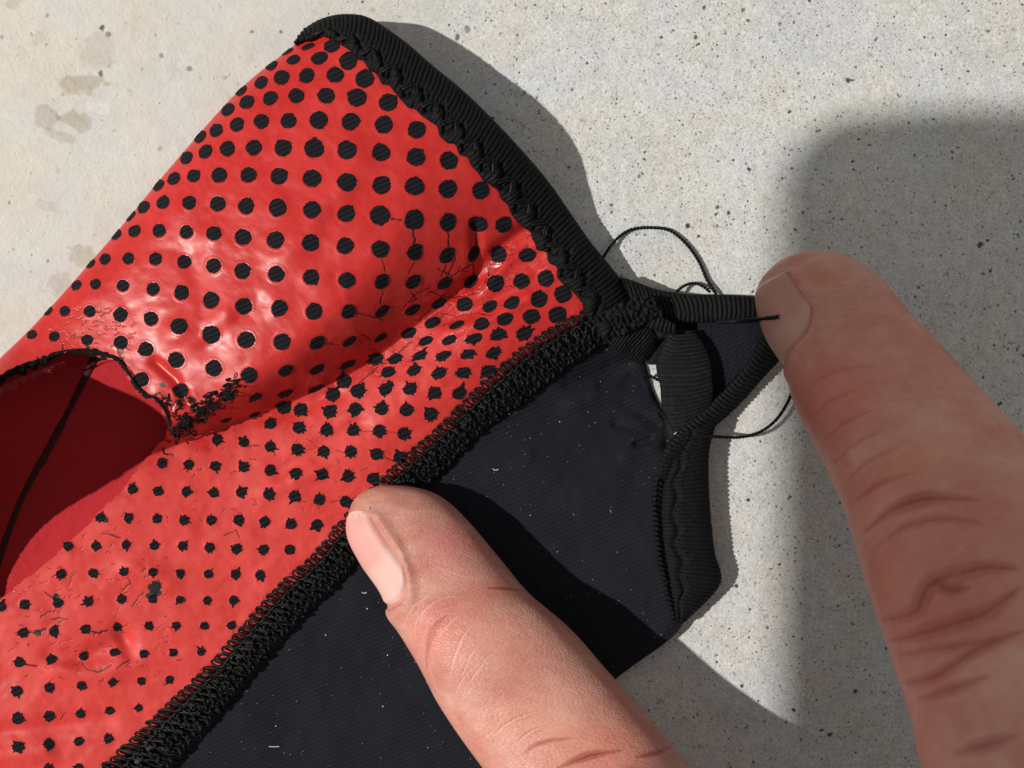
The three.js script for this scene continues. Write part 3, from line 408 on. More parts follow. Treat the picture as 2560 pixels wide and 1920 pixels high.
/* overlock seam: a thick cord of thread with one stitch after another across it */
{
  const L = [[1462, 775, 0], [1357, 832, 0], [1280, 888, 0], [1186, 975, 0], [1105, 1055, 0], [1036, 1118, 0], [967, 1180, 0], [905, 1245, 0], [838, 1315, 0], [773, 1394, 0], [688, 1471, 0], [590, 1581, 0], [509, 1674, 0], [407, 1768, 0], [338, 1837, 0], [260, 1912, 0], [150, 2030, 0]];
  const R = [[1520, 858, 0], [1425, 922, 0], [1340, 985, 0], [1268, 1038, 0], [1207, 1085, 0], [1130, 1160, 0], [1050, 1245, 0], [975, 1320, 0], [905, 1395, 0], [845, 1465, 0], [785, 1520, 0], [680, 1632, 0], [600, 1728, 0], [521, 1821, 0], [460, 1888, 0], [410, 1945, 0], [300, 2060, 0]];
  const eL = even(L, 170), eR = even(R, 170);
  eL.forEach((p, i) => { p[2] = (coatH(p[0] + 6, p[1] + 6) ?? coatH(p[0], p[1]) ?? 50) + 3; eR[i][2] = 52; });
  const base = strip('seam_allowance', eL.map((p) => [p[0] + 15, p[1] + 16, p[2] - 4]), eR, { ribs: 0, bulge: 12, thick: 30, nu: 26, mat: mThread, extra: (t, v, Ln) => (noise(t * 9, v * Ln / 9) - 0.5) * 12, per: 1 });
  const place0 = (t, v, up = 0) => { const a = along(eL, v), b = along(eR, v), dome = Math.pow(Math.max(0, 1 - Math.abs(2 * t - 1) ** 3), 0.7); return at(lerp(a[0], b[0], t), lerp(a[1], b[1], t), lerp(a[2], b[2], t) + 10 * dome + up); };
  const Ln = eL.length_, pitch = 21.5, n = Math.floor(Ln / pitch);
  for (let i = 0; i < n; i++) {
    const v = (i + 0.5 + rr(-0.16, 0.16)) / n, dv = 1 / n, gs = [], ov = rr(-0.2, 0.2) * dv, r = 3.1;
    const place = (t, v2, up) => place0(t + rr(-0.02, 0.02), v2 + rr(-0.06, 0.06) * dv, up + rr(-1.5, 1));
    // loop round the edge of the coating: shows the red through it
    gs.push(tube([place(0.3, v - dv * 0.42, 2), place(0.16, v - dv * 0.46, 5), place(0.02, v - dv * 0.25, 4), place(0.0 + rr(-0.03, 0.03), v + ov, 2), place(0.02, v + dv * 0.25, 4), place(0.16, v + dv * 0.46, 5), place(0.32, v + dv * 0.42, 2)], r * rr(0.9, 1.15), 20, 6));
    gs.push(tube([place(0.27, v - dv * 0.5, 6), place(0.3, v, 9), place(0.27, v + dv * 0.5, 6)], r * 1.1, 8, 6));
    // needle thread, crossing threads and the chain on the panel side
    gs.push(tube([place(0.3, v - dv * 0.1, 4), place(0.45, v + dv * 0.15, 9), place(0.62, v - dv * 0.15, 10), place(0.8, v + dv * 0.1, 9), place(0.98, v + dv * rr(-0.2, 0.2), 1)], r, 18, 6));
    gs.push(tube([place(0.32, v + dv * 0.4, 3), place(0.5, v + dv * 0.2, 10), place(0.68, v + dv * 0.6, 8), place(0.86, v + dv * 0.4, 9), place(0.97, v + dv * 0.55, 1)], r, 18, 6));
    for (const t of [0.46, 0.66, 0.86]) { const w = rr(-0.2, 0.2), a = t + rr(-0.04, 0.04); gs.push(tube([place(a - 0.05, v + dv * (w - 0.35), 5), place(a + 0.02, v + dv * (w - 0.1), 14 + rr(-2, 3)), place(a + 0.05, v + dv * (w + 0.25), 6)], r * rr(1.15, 1.6), 9, 6)); }
    for (let k = 0; k < 3; k++) { const t = rr(0.3, 0.98), w = rr(-0.5, 0.5) * dv, a = rr(0, 6.28), q = [-1, 0, 1].map((m) => place(t + Math.cos(a) * m * 0.07, v + w + Math.sin(a) * m * dv * 0.3, m ? 5 : 13)); gs.push(tube(q, r * rr(0.8, 1.3), 7, 6)); }
    for (let k = 0; k < 3; k++) { const t = rr(0.0, 1.0), w = rr(-0.5, 0.5) * dv, a = rr(0, 6.28), l = rr(0.05, 0.14); gs.push(tube([place(t, v + w, 4), place(t + Math.cos(a) * l, v + w + Math.sin(a) * l * dv * 3, 14), place(t + Math.cos(a + 0.6) * l * 1.6, v + w + Math.sin(a + 0.6) * l * dv * 5, 12)], 0.75, 6, 4)); }
    part('overlock_stitch', mergeGeometries(gs), mThread, base);
  }
}

/* the cluster at the corner: strap pulled to the finger, folded tab, inner triangle, lower binding */
const corner = [
  ['pull_strap', [[1548, 690, 60], [1590, 704, 50], [1640, 722, 44], [1720, 735, 40], [1800, 736, 40], [1900, 742, 46], [1990, 755, 50]], [[1590, 790, 62], [1625, 790, 56], [1665, 800, 50], [1730, 808, 44], [1800, 806, 44], [1900, 802, 48], [1990, 804, 50]], { ribs: 36, amp: 5, bulge: 17, thick: 30, beads: 8, slant: 1.1, curve: 0.4, per: 9 }],
  ['inner_gusset', [[1662, 772, 22], [1760, 788, 22], [1840, 782, 24], [1930, 776, 28]], [[1750, 1030, 16], [1800, 995, 16], [1860, 930, 18], [1950, 860, 24]], { ribs: 0, bulge: 5, thick: 8, mat: mPanel, extra: (t, v) => 1.6 * Math.sin((t * 12 + v * 9) * 6.28) }],
  ['strap_lower_leg', [[1905, 838, 48], [1868, 905, 40], [1820, 965, 38], [1745, 1035, 50], [1688, 1085, 62], [1655, 1135, 64], [1642, 1190, 60]], [[1960, 892, 40], [1905, 950, 28], [1850, 1012, 26], [1790, 1066, 40], [1728, 1110, 58], [1692, 1150, 60], [1668, 1200, 56]], { ribs: 38, amp: 5, bulge: 13, thick: 26, beads: 7, slant: 1.2, curve: 0.8, per: 9 }],
  ['lower_binding', [[1705, 1085, 54], [1672, 1160, 54], [1655, 1230, 52], [1652, 1310, 50], [1660, 1390, 48], [1674, 1470, 44], [1690, 1556, 34]], [[1796, 1052, 48], [1778, 1110, 48], [1774, 1180, 47], [1779, 1280, 46], [1790, 1380, 44], [1803, 1462, 38], [1712, 1556, 26]], { ribs: 48, amp: 5, bulge: 26, thick: 34, beads: 11, slant: 0.4, per: 8, extra: (t, v) => -8 * Math.exp(-(((t - 0.28 - 0.05 * Math.sin(v * 40)) / 0.06) ** 2)) }],
  ['folded_tab', [[1672, 826, 40], [1655, 870, 36], [1640, 912, 30], [1650, 965, 28], [1656, 1020, 32], [1684, 1084, 50]], [[1738, 826, 44], [1762, 858, 50], [1780, 900, 52], [1786, 950, 52], [1786, 990, 48], [1765, 1042, 50]], { ribs: 23, amp: 6.5, bulge: 10, thick: 24, beads: 13, slant: -1.4, curve: 0.8, per: 10, mat: cloth(0.009, 0.009, 0.0098, { bumpMap: knit, bumpScale: 0.0001, roughness: 0.6 }) }],
  ['corner_tab', [[1500, 842, 78], [1530, 868, 78], [1565, 895, 40], [1602, 912, 10]], [[1576, 752, 82], [1610, 790, 80], [1640, 830, 50], [1648, 856, 14]], { ribs: 17, amp: 4.5, bulge: 12, thick: 34, beads: 10, slant: 0.4, per: 11 }],
  ['corner_tack', [[1480, 790, 92], [1530, 770, 100], [1590, 742, 100], [1632, 742, 92]], [[1520, 850, 86], [1580, 830, 92], [1620, 806, 92], [1660, 790, 84]], { ribs: 12, amp: 5, bulge: 14, thick: 30, beads: 14, extra: (t, v) => (noise(t * 14, v * 22) - 0.5) * 14, edge: 6, per: 11 }],
  ['tack_flap', [[1608, 770, 88], [1650, 790, 88], [1690, 812, 80]], [[1590, 800, 80], [1632, 826, 78], [1690, 838, 66]], { ribs: 9, amp: 5, bulge: 10, thick: 16, beads: 6, per: 11 }],
];
for (const [name, A, B, o] of corner) {
  const m = strip(name, A, B, o); if (name === 'lower_binding') zigzag('zigzag_stitch', A, B, { period: 74, t0: 0.26, t1: 0.52, bulge: 24, r: 2.1, v0: 0.1, v1: 0.96, strands: 1 }, m);
}
strip('tab_fold', [[1588, 862, 24], [1606, 892, 14], [1622, 912, 8]], [[1690, 838, 18], [1682, 876, 12], [1652, 912, 8]], { ribs: 0, bulge: 3, thick: 6, mat: mPanel });
// the gathered edge of the back panel along the slit
strip('slit_edge', [[1590, 900, 16], [1606, 950, 14], [1630, 1010, 16], [1680, 1064, 26]], [[1611, 904, 6], [1625, 952, 6], [1647, 1012, 8], [1690, 1054, 20]], { ribs: 0, bulge: 3, thick: 5, mat: mPanel });
// edge stitches where the lower binding meets the panel
{
  const e = even([[1640, 1190, 62], [1634, 1240, 60], [1636, 1300, 58], [1645, 1380, 56], [1660, 1460, 52], [1686, 1562, 40]], 60);
  for (let i = 0; i < 30; i++) { const v = i / 30, p = along(e, v), q = along(e, v + 0.03), w = rr(10, 16); part('edge_stitch', tube([at(p[0] - 4, p[1], p[2]), at((p[0] + q[0]) / 2 + w * 0.4, (p[1] + q[1]) / 2, p[2] + 10), at(q[0] + w, q[1] - 2, q[2] + 2)], 3, 8, 5), mThread, glove); }
}

/* torn edge of the coating round the opening */
{
  const top = [[-70, 975], [-20, 945], [20, 925], [70, 903], [130, 885], [180, 876], [225, 876], [262, 886], [298, 900], [320, 930], [338, 962], [362, 985], [392, 1000], [414, 1030], [424, 1064], [418, 1098]];
  const hAt = (x, y) => { let s = 0, n = 0; for (const [a, b] of [[0, -12], [8, -10], [-8, -10], [14, 0], [12, 8], [0, -22], [20, 12]]) { const h = coatH(x + a, y + b); const m = h !== undefined && !inside(HOLE, x + a, y + b); if (m) { s += h; n++; } } return n ? s / n : 120; };
  const e = even(top.map(([x, y]) => [x, y, hAt(x, y)]), 90);
  const wid = (v) => 14 + 20 * smooth(0.42, 0.25, v) + 16 * Math.exp(-(((v - 0.52) / 0.05) ** 2)) - 5 * smooth(0.72, 0.9, v);
  const g = sheet(12, 220, (u, v) => { const p = along(e, v), q = along(e, Math.min(1, v + 0.01)), o = along(e, Math.max(0, v - 0.01)), tx = q[0] - o[0], ty = q[1] - o[1], l = Math.hypot(tx, ty) || 1, w = wid(v) * (0.5 + 0.5 * noise(v * 38, 1) + 0.5 * noise(v * 120, 4) * noise(v * 17, 9)); const nx = -ty / l, ny = tx / l; return at(p[0] + nx * (u * w - 4), p[1] + ny * (u * w - 4), p[2] + 3 - u * u * w * 1.1 + 5 * Math.sin(u * 3.14) + (noise(u * 5, v * 120) - 0.5) * 5); }, { uv: (u, v) => [u * 0.3, v * 6] });
  part('torn_edge', g, cloth(0.012, 0.0115, 0.0125, { bumpMap: fuzz, bumpScale: 0.00025, roughness: 0.9 }), glove).userData.label = 'frayed black edge of the tear';
  const lip = sheet(8, 160, (u, v) => { const p = along(e, 0.02 + v * 0.36), w = 16 * (1 - v * 0.5) * (0.6 + 0.8 * noise(v * 30, 8)); return at(p[0] + 6 + u * w * 0.6, p[1] + 14 + wid(v * 0.36) * 0.5 + u * w, p[2] - 20 - u * 26 + (noise(u * 6, v * 60) - 0.5) * 8); });
  part('foam_lip', lip, new THREE.MeshStandardMaterial({ color: lin(0.5, 0.035, 0.04), roughness: 0.85, bumpMap: fuzz, bumpScale: 0.0002 }), glove);
  // fibres pulled out in the gash at the end of the fold
  const gs = [], gl = [[592, 962], [560, 985], [520, 1015], [485, 1040], [455, 1068], [432, 1092]];
  for (let n = 0; n < 150; n++) { const t = rnd(), c = along(gl, t), x = c[0] + rr(-20, 20), y = c[1] + rr(-20, 16), a = rr(-1.3, 0.4), l = rr(6, 22), o = coatPos(x, y, 2); if (!o) continue; const p = [0, 0.5, 1].map((k) => { const q = coatPos(x + Math.cos(a) * l * k, y + Math.sin(a) * l * k, 2 + 8 * Math.sin(k * 3.14) * rnd()); return q?.p; }); if (p.some((q) => !q)) continue; gs.push(tube(p, rr(1.0, 3.0), 8, 5)); }
  for (let n = 0; n < 60; n++) { const c = along([[395, 1000], [440, 1010], [430, 1050]], rnd()), x = c[0] + rr(-8, 8), y = c[1] + rr(-8, 8), p = [0, 1, 2].map((k) => coatPos(x + k * rr(2, 6), y + k * rr(-6, 4), 2)?.p); if (p.some((q) => !q)) continue; if (n % 3 === 0) gs.push(tube(p, rr(1, 2.2), 6, 5)); }
  if (gs.length) part('torn_fibres', mergeGeometries(gs), cloth(0.012, 0.0115, 0.011, { roughness: 0.9 }), glove, 'stuff');
}

/* loose sewing threads */
function twisted(name, pts, r, label) {
  const c = new THREE.CatmullRomCurve3(pts.map((p) => wv(at(...p)))), len = c.getLength() * S, n = Math.max(30, len / 4 | 0), gs = [];
  for (let s = 0; s < 2; s++) { const q = []; for (let i = 0; i <= n; i++) { const t = i / n, p = c.getPointAt(t), T = c.getTangentAt(t), A = new THREE.Vector3(0, 1, 0).cross(T).normalize(), B = T.clone().cross(A), a = t * len / 17 * 6.2832 + s * Math.PI; q.push(p.addScaledVector(A, Math.cos(a) * r * 0.55 / S).addScaledVector(B, Math.sin(a) * r * 0.55 / S)); } gs.push(new THREE.TubeGeometry(new THREE.CatmullRomCurve3(q), n * 2, r * 0.62 / S, 6)); }
  const m = part(name, mergeGeometries(gs), mThread, glove); m.userData.label = label; return m;
}
twisted('loose_thread', [[1500, 660, 40], [1522, 622, 22], [1548, 592, 12], [1578, 574, 9], [1628, 569, 8], [1676, 577, 8], [1718, 612, 8], [1748, 655, 8], [1768, 700, 9], [1786, 728, 14], [1800, 760, 20]], 4.1, 'looped loose black thread above the strap');
twisted('loose_thread', [[1690, 730, 30], [1712, 714, 20], [1736, 708, 14], [1758, 716, 14], [1775, 730, 20]], 3.9, 'short loose black thread behind the strap');
twisted('loose_thread', [[1700, 1100, 84], [1770, 1092, 70], [1850, 1093, 40], [1900, 1080, 34], [1940, 1050, 30], [1966, 1012, 28], [1985, 970, 24]], 4.1, 'loose black thread below the strap');
twisted('loose_thread', [[1612, 940, 30], [1630, 942, 24], [1650, 952, 26], [1680, 962, 34]], 4, 'black thread crossing the slit');

/* ------------------------------------------------------------------ the hand: two fingers spreading the fabric */
const FING = [
  { st: [ // left edge, right edge in the photograph, height of the middle, half depth
      [[914, 1228], [958, 1214], 98, 26], [[879, 1266], [1022, 1215], 102, 60], [[871, 1335], [1098, 1240], 108, 78], [[905, 1408], [1172, 1303], 116, 90], [[955, 1482], [1248, 1395], 126, 98], [[986, 1562], [1322, 1482], 138, 104], [[1056, 1680], [1412, 1560], 165, 114], [[1112, 1785], [1512, 1668], 178, 118], [[1212, 1925], [1632, 1806], 205, 128], [[1330, 2080], [1770, 1965], 262, 146], [[1520, 2290], [1970, 2160], 400, 152], [[1700, 2520], [2140, 2400], 620, 150]],
    nail: { a: 14, w: 62, v0: 1.35, v1: 4.55 } },
  { st: [
      [[1935, 672], [1975, 652], 150, 24], [[1902, 702], [2030, 632], 152, 70], [[1892, 752], [2112, 648], 160, 100], [[1916, 835], [2200, 710], 185, 118], [[1960, 905], [2272, 800], 225, 128], [[1982, 990], [2345, 880], 280, 136], [[2052, 1130], [2448, 1000], 390, 142], [[2108, 1255], [2560, 1125], 500, 150], [[2150, 1400], [2655, 1262], 610, 154], [[2205, 1565], [2745, 1405], 720, 150], [[2268, 1760], [2870, 1600], 850, 146], [[2312, 1925], [2960, 1780], 960, 146], [[2440, 2200], [3100, 2060], 1080, 150]],
    nail: { a: 18, w: 56, v0: 1.5, v1: 4.15 } },
];
function fingerFrame(F, v) {           // v in stations
  const n = F.st.length - 1, f = clamp(v, 0, n), i = Math.min(n - 1, Math.floor(f)), k = f - i, s = (j) => F.st[clamp(j, 0, n)];
  const get = (fn) => cat(fn(s(i - 1)), fn(s(i)), fn(s(i + 1)), fn(s(i + 2)), k);
  const lx = get((q) => q[0][0]), ly = get((q) => q[0][1]), rx = get((q) => q[1][0]), ry = get((q) => q[1][1]), h = get((q) => q[2]);
  const d = Math.sqrt(Math.max(1, lerp(s(i)[3] ** 2, s(i + 1)[3] ** 2, k)));
  const w = Math.hypot(rx - lx, ry - ly) / 2;
  return { c: at((lx + rx) / 2, (ly + ry) / 2, h), l: at(lx, ly, h), r: at(rx, ry, h), d };
}
function fingerPoint(F, phi, v, out = 0) {   // phi 0 = towards the left edge, 90 = up
  const A = fingerFrame(F, v), B = fingerFrame(F, v + 0.04), C = fingerFrame(F, v - 0.04);
  const T = new THREE.Vector3(B.c[0] - C.c[0], B.c[1] - C.c[1], B.c[2] - C.c[2]).normalize(), N = new THREE.Vector3((A.l[0] - A.r[0]) / 2, (A.l[1] - A.r[1]) / 2, 0), w = N.length(); N.normalize();
  const U = N.clone().cross(T).normalize(); if (U.z < 0) U.negate();
  const c = Math.cos(phi), s = Math.sin(phi), e = 2 / 2.25, x = Math.sign(c) * Math.abs(c) ** e * w, y = Math.sign(s) * Math.abs(s) ** e * A.d, L = Math.hypot(x / w, y / A.d) || 1;
  const p = [A.c[0] + N.x * x + U.x * y, A.c[1] + N.y * x + U.y * y, A.c[2] + N.z * x + U.z * y];
  if (out) { const q = new THREE.Vector3().addScaledVector(N, x / w / w).addScaledVector(U, y / A.d / A.d).normalize(); p[0] += q.x * out; p[1] += q.y * out; p[2] += q.z * out; }
  return p;
}
const nailIn = (F, deg, v) => { const { a, w, v0, v1 } = F.nail, q = (deg - a) / w, b = (v - v0) / (v1 - v0); return { q, b, d: Math.max(Math.abs(q) - 1, (b - (1 - 0.42 * q ** 4)), 0.17 * q ** 4 - b) }; };   // < 0 inside the nail bed
const hand = thing('hand', 'bare hand with two fingers pressing the glove fabric apart', 'hand');
{
  const TW = 2048, TH = 2048, NUF = 120, NVF = 300;
  const geos = FING.map((F, fi) => {
    const n = F.st.length - 1;
    return F.geo = sheet(NUF, NVF, (u, v) => { const vv = v < 0.08 ? n * 0.08 * (v / 0.08) ** 1.6 : v * n; return fingerPoint(F, u * 2 * Math.PI - Math.PI / 2, vv); }, {
      wrap: true, flip: true, uv: (u, v) => [fi * 0.5 + 0.005 + u * 0.49, 0.03 + v * 0.96],
      lift: (u, v) => {
        const vv = v < 0.08 ? n * 0.08 * (v / 0.08) ** 1.6 : v * n, deg = ((u * 360 - 90 + 540) % 360) - 180; const { d } = nailIn(F, deg, vv);
        let s = (noise(u * 9, v * 14) - 0.5) * 3; if (vv > F.nail.v0 - 0.2) { if (d < 0) s -= 6 * smooth(0, -0.12, d); else s += 8 * Math.exp(-(((d - 0.05) / 0.1) ** 2)) * smooth(F.nail.v0, F.nail.v0 + 0.6, vv); }
        return s;
      },
    });
  });
  const [cc, c] = canvas(TW, TH, '#000'), [bc, b] = canvas(TW, TH, '#808080');
  const im = c.getImageData(0, 0, TW, TH), bi = b.getImageData(0, 0, TW, TH);
  for (let y = 0; y < TH; y++) for (let x = 0; x < TW; x++) {
    const k = (y * TW + x) * 4, fi = x < TW / 2 ? 0 : 1, n = fbm(x / 70, y / 90, 4), f = fbm(x / 14, y / 16, 3), g = hash(x, y), v = y / TH;
    const tip = smooth(0.14, 0.03, v);
    const t = (n - 0.5) * 1.2 + (f - 0.5) * 0.5;
    im.data[k] = 188 + fi * 12 - t * 18 + (g - 0.5) * 6 + tip * 6; im.data[k + 1] = 131 - t * 38 + (g - 0.5) * 7 + tip * 6 + fi * 10; im.data[k + 2] = 117 - t * 36 + (g - 0.5) * 7 - tip * 8 + fi * 9; im.data[k + 3] = 255;
    const vx = x / 12 + (noise(x / 30, y / 30) - 0.5) * 1.6, vy = y / 8.5 + (noise(x / 30 + 9, y / 30) - 0.5) * 1.6; let f1 = 9, f2 = 9; { const ix = Math.floor(vx), iy = Math.floor(vy); for (let b2 = -1; b2 <= 1; b2++) for (let a2 = -1; a2 <= 1; a2++) { const dx = ix + a2 + hash(ix + a2, iy + b2) - vx, dy = iy + b2 + hash(ix + a2 + 999, iy + b2) - vy, dd = dx * dx + dy * dy; if (dd < f1) { f2 = f1; f1 = dd; } else if (dd < f2) f2 = dd; } } const cell = smooth(0, 0.3, Math.sqrt(f2) - Math.sqrt(f1)); im.data[k + 1] -= (1 - cell) * 5; im.data[k + 2] -= (1 - cell) * 5;
    bi.data[k] = bi.data[k + 1] = bi.data[k + 2] = 128 + (f - 0.5) * 44 + (cell - 0.6) * 42 + (g - 0.5) * 12; bi.data[k + 3] = 255;
  }
  c.putImageData(im, 0, 0); b.putImageData(bi, 0, 0);
  const loc = geos.map((g) => locator(g, (u) => u > 0.16 && u < 0.88));
  const uvAt = (fi, x, y) => { const l = loc[fi](x, y); return l ? [(fi * 0.5 + 0.005 + l.u * 0.49) * TW, (0.03 + l.v * 0.96) * TH] : null; };
  const line = (fi, pts, w, dark, pale) => { const e = along; const q = []; for (let i = 0; i <= 26; i++) { const p = along(pts, i / 26); q.push([p[0] + rr(-1.2, 1.2), p[1] + rr(-1.2, 1.2)]); } for (let i = 1; i < q.length; i++) { const p0 = uvAt(fi, ...q[i - 1]), p1 = uvAt(fi, ...q[i]); if (!p0 || !p1 || Math.hypot(p1[0] - p0[0], p1[1] - p0[1]) > 120) continue; const tp = Math.sin(i / q.length * Math.PI); for (const [ctx, st, ww] of [[b, `rgba(0,0,0,${dark * 0.1})`, w * 2.2], [b, `rgba(0,0,0,${dark * 0.26})`, w * 1.3], [b, `rgba(0,0,0,${dark * 0.4})`, w * 0.6], [c, `rgba(128,50,42,${dark * 0.14})`, w * 2.2], [b, `rgba(255,255,255,${pale * 0.5})`, w * 0.45], [c, dark > pale ? `rgba(104,36,30,${dark * 0.36})` : `rgba(246,200,182,${pale * 0.75})`, w * (dark > pale ? 0.5 : 0.75)]]) { ctx.strokeStyle = st; ctx.lineCap = 'round'; ctx.lineWidth = Math.max(0.6, ww * tp * 1.5); ctx.beginPath(); ctx.moveTo(...p0); ctx.lineTo(...p1); ctx.stroke(); } } };
  const blush = (fi, x, y, r, col, a) => { const p = uvAt(fi, x, y); if (!p) return; const gr = c.createRadialGradient(p[0], p[1], 0, p[0], p[1], r); gr.addColorStop(0, `rgba(${col},${a})`); gr.addColorStop(1, `rgba(${col},0)`); c.fillStyle = gr; c.fillRect(p[0] - r, p[1] - r, 2 * r, 2 * r); };
  for (const [fi, x, y, r, col, a] of [[0, 1090, 1540, 120, '205,96,86', 0.38], [0, 1075, 1600, 90, '215,95,85', 0.32], [0, 1120, 1350, 110, '190,100,110', 0.4], [0, 1180, 1420, 120, '190,105,105', 0.35], [0, 950, 1240, 50, '225,160,120', 0.5], [0, 1350, 1800, 160, '222,160,135', 0.4], [0, 1500, 1880, 130, '205,110,90', 0.4], [0, 1230, 1620, 120, '200,135,112', 0.3], [1, 2080, 930, 130, '190,84,70', 0.26], [1, 2020, 1030, 100, '185,78,66', 0.3], [1, 2130, 1000, 130, '190,84,68', 0.4], [1, 2060, 700, 60, '205,130,85', 0.5], [1, 2250, 1330, 180, '185,92,76', 0.28], [1, 2350, 1480, 190, '182,90,74', 0.28], [1, 2270, 1150, 110, '205,130,96', 0.35]]) blush(fi, x, y, r, col, a);
  const z7 = (p) => p.map(([x, y]) => [800 + x / 2.1547, 1150 + y / 2.1547]), z8 = (p) => p.map(([x, y]) => [1800 + x / 1.2105, 550 + y / 1.2105]);
  for (const [w, d, p, ...pts] of [[5, 0.25, 0.5, [455, 890], [490, 810], [560, 745], [650, 700]], [5, 0.25, 0.5, [510, 950], [525, 860], [590, 785], [680, 740], [770, 748]], [4, 0.2, 0.5, [540, 880], [556, 820], [610, 780]], [9, 0.7, 0.1, [570, 1130], [580, 1000], [620, 900], [690, 830]], [5, 0.2, 0.5, [700, 1180], [722, 1080], [770, 960], [815, 890]], [4, 0.2, 0.4, [760, 1180], [800, 1080], [845, 1000]], [4, 0.2, 0.4, [720, 1290], [760, 1200], [815, 1120]], [4, 0.2, 0.4, [800, 1210], [840, 1150], [890, 1090]], [4, 0.1, 0.4, [640, 960], [680, 900], [740, 840]], [6, 0.4, 0.4, [920, 1500], [1000, 1430], [1100, 1380], [1200, 1350]], [6, 0.4, 0.4, [1060, 1530], [1130, 1470], [1250, 1420]], [7, 0.5, 0.3, [1090, 1590], [1200, 1520], [1380, 1495]], [10, 0.7, 0.1, [1280, 1659], [1400, 1610], [1500, 1580], [1640, 1560]], [8, 0.6, 0.1, [1700, 1600], [1800, 1580], [1900, 1540]], [4, 0.3, 0.4, [700, 470], [800, 520], [870, 560]], [4, 0.2, 0.4, [600, 560], [740, 620], [860, 640]], [9, 0.6, 0.1, [900, 690], [1000, 690], [1120, 710]], [4, 0.2, 0.3, [560, 1000], [600, 1150], [640, 1250]], [4, 0.3, 0.3, [820, 520], [900, 560], [960, 600]]]) line(0, z7(pts), w * 0.8, d, p);
  for (const [w, d, p, ...pts] of [[13, 0.8, 0, [430, 950], [530, 872], [640, 842], [780, 850]], [9, 0.5, 0.1, [450, 1010], [560, 930], [680, 905], [800, 920]], [14, 0.8, 0, [470, 1215], [590, 1185], [640, 1100], [800, 1052], [900, 1060]], [13, 0.8, 0, [510, 1275], [640, 1242], [800, 1190], [910, 1110]], [9, 0.6, 0, [520, 1320], [700, 1292], [850, 1270]], [14, 0.8, 0, [550, 1400], [650, 1380], [800, 1290], [930, 1240]], [9, 0.6, 0, [590, 1450], [700, 1420], [820, 1380]], [7, 0.5, 0.2, [400, 860], [480, 800], [600, 760]], [5, 0.4, 0.12, [260, 520], [300, 480], [380, 450], [480, 440]], [5, 0.4, 0.12, [280, 600], [330, 550], [430, 510]], [6, 0.4, 0.2, [300, 680], [380, 610], [480, 570]], [6, 0.4, 0.2, [340, 740], [420, 670], [500, 640]], [6, 0.4, 0.1, [380, 800], [450, 730], [540, 690]], [8, 0.5, 0, [640, 1090], [700, 1120], [760, 1110]], [7, 0.5, 0, [700, 1620], [800, 1590], [900, 1560]]]) line(1, z8(pts), w * 1.0, d * 0.68, p);
  for (let n = 0; n < 520; n++) { const fi = n % 2, x = fi ? rr(2000, 2500) : rr(960, 1600), y = fi ? rr(850, 1900) : rr(1300, 1900), a = fi ? rr(-0.9, -0.2) : rr(-1.0, -0.4), l = rr(12, 60) ; line(fi, [[x, y], [x + Math.cos(a) * l * 0.5 + rr(-2, 2), y + Math.sin(a) * l * 0.5], [x + Math.cos(a) * l, y + Math.sin(a) * l]], rr(1.0, 2.0), 0.14, 0.14); }
  const mSkin = new THREE.MeshPhysicalMaterial({ map: texture(cc, true), bumpMap: texture(bc, false), bumpScale: 0.00022, roughness: 0.46, specularIntensity: 0.7, sheen: 0.3, sheenRoughness: 0.6, sheenColor: lin(0.5, 0.2, 0.14) });
  mSkin.map.flipY = mSkin.bumpMap.flipY = false;
  // palm behind the frame, joined to both fingers: a smooth field of tapered capsules
  const J = { l: fingerFrame(FING[0], 11).c, l2: fingerFrame(FING[0], 9.5).c, r: fingerFrame(FING[1], 12).c, r2: fingerFrame(FING[1], 10.8).c, k1: [1980, 2330, 900], k2: [2260, 1960, 1210], w: [2900, 2900, 1500], t1: [2700, 2150, 1500], t2: [2900, 1750, 1450], p1: [2000, 2620, 800], p2: [1780, 2560, 480], q1: [2250, 2820, 900], q2: [2020, 2860, 520], f: [3600, 3700, 1900] };
  const bones = [['l', 'k1', 150, 170], ['r', 'k2', 148, 165], ['k1', 'w', 190, 240], ['k2', 'w', 190, 240], ['k1', 'k2', 170, 170], ['w', 'f', 230, 260], ['k2', 't1', 170, 160], ['t1', 't2', 150, 120], ['k1', 'p1', 160, 145], ['p1', 'p2', 140, 115], ['w', 'q1', 180, 145], ['q1', 'q2', 135, 110]];
  const lo = [1350, 1500, 250], size = 2600, res = 84, mc = new MarchingCubes(res, new THREE.MeshBasicMaterial(), false, false, 200000);
  const V = (p) => new THREE.Vector3(...p), seg = bones.map(([a, b2, r0, r1]) => [V(J[a]), V(J[b2]), r0, r1]), q = new THREE.Vector3(), ab = new THREE.Vector3();
  for (let z = 0; z < res; z++) for (let y = 0; y < res; y++) for (let x = 0; x < res; x++) {
    q.set(lo[0] + x / res * size, lo[1] + y / res * size, lo[2] + z / res * size); let d = 1e9;
    for (const [A, B, r0, r1] of seg) { ab.subVectors(B, A); const t = clamp(q.clone().sub(A).dot(ab) / ab.lengthSq()), e = q.distanceTo(A.clone().addScaledVector(ab, t)) - lerp(r0, r1, t); const k = 70, hh = clamp(0.5 + 0.5 * (d - e) / k); d = lerp(d, e, hh) - k * hh * (1 - hh); }
    mc.field[x + y * res + z * res * res] = -d;
  }
  mc.isolation = 0; mc.update();
  const cnt = mc.count, pp = new Float32Array(cnt * 3), nn = new Float32Array(cnt * 3), uu = new Float32Array(cnt * 2);
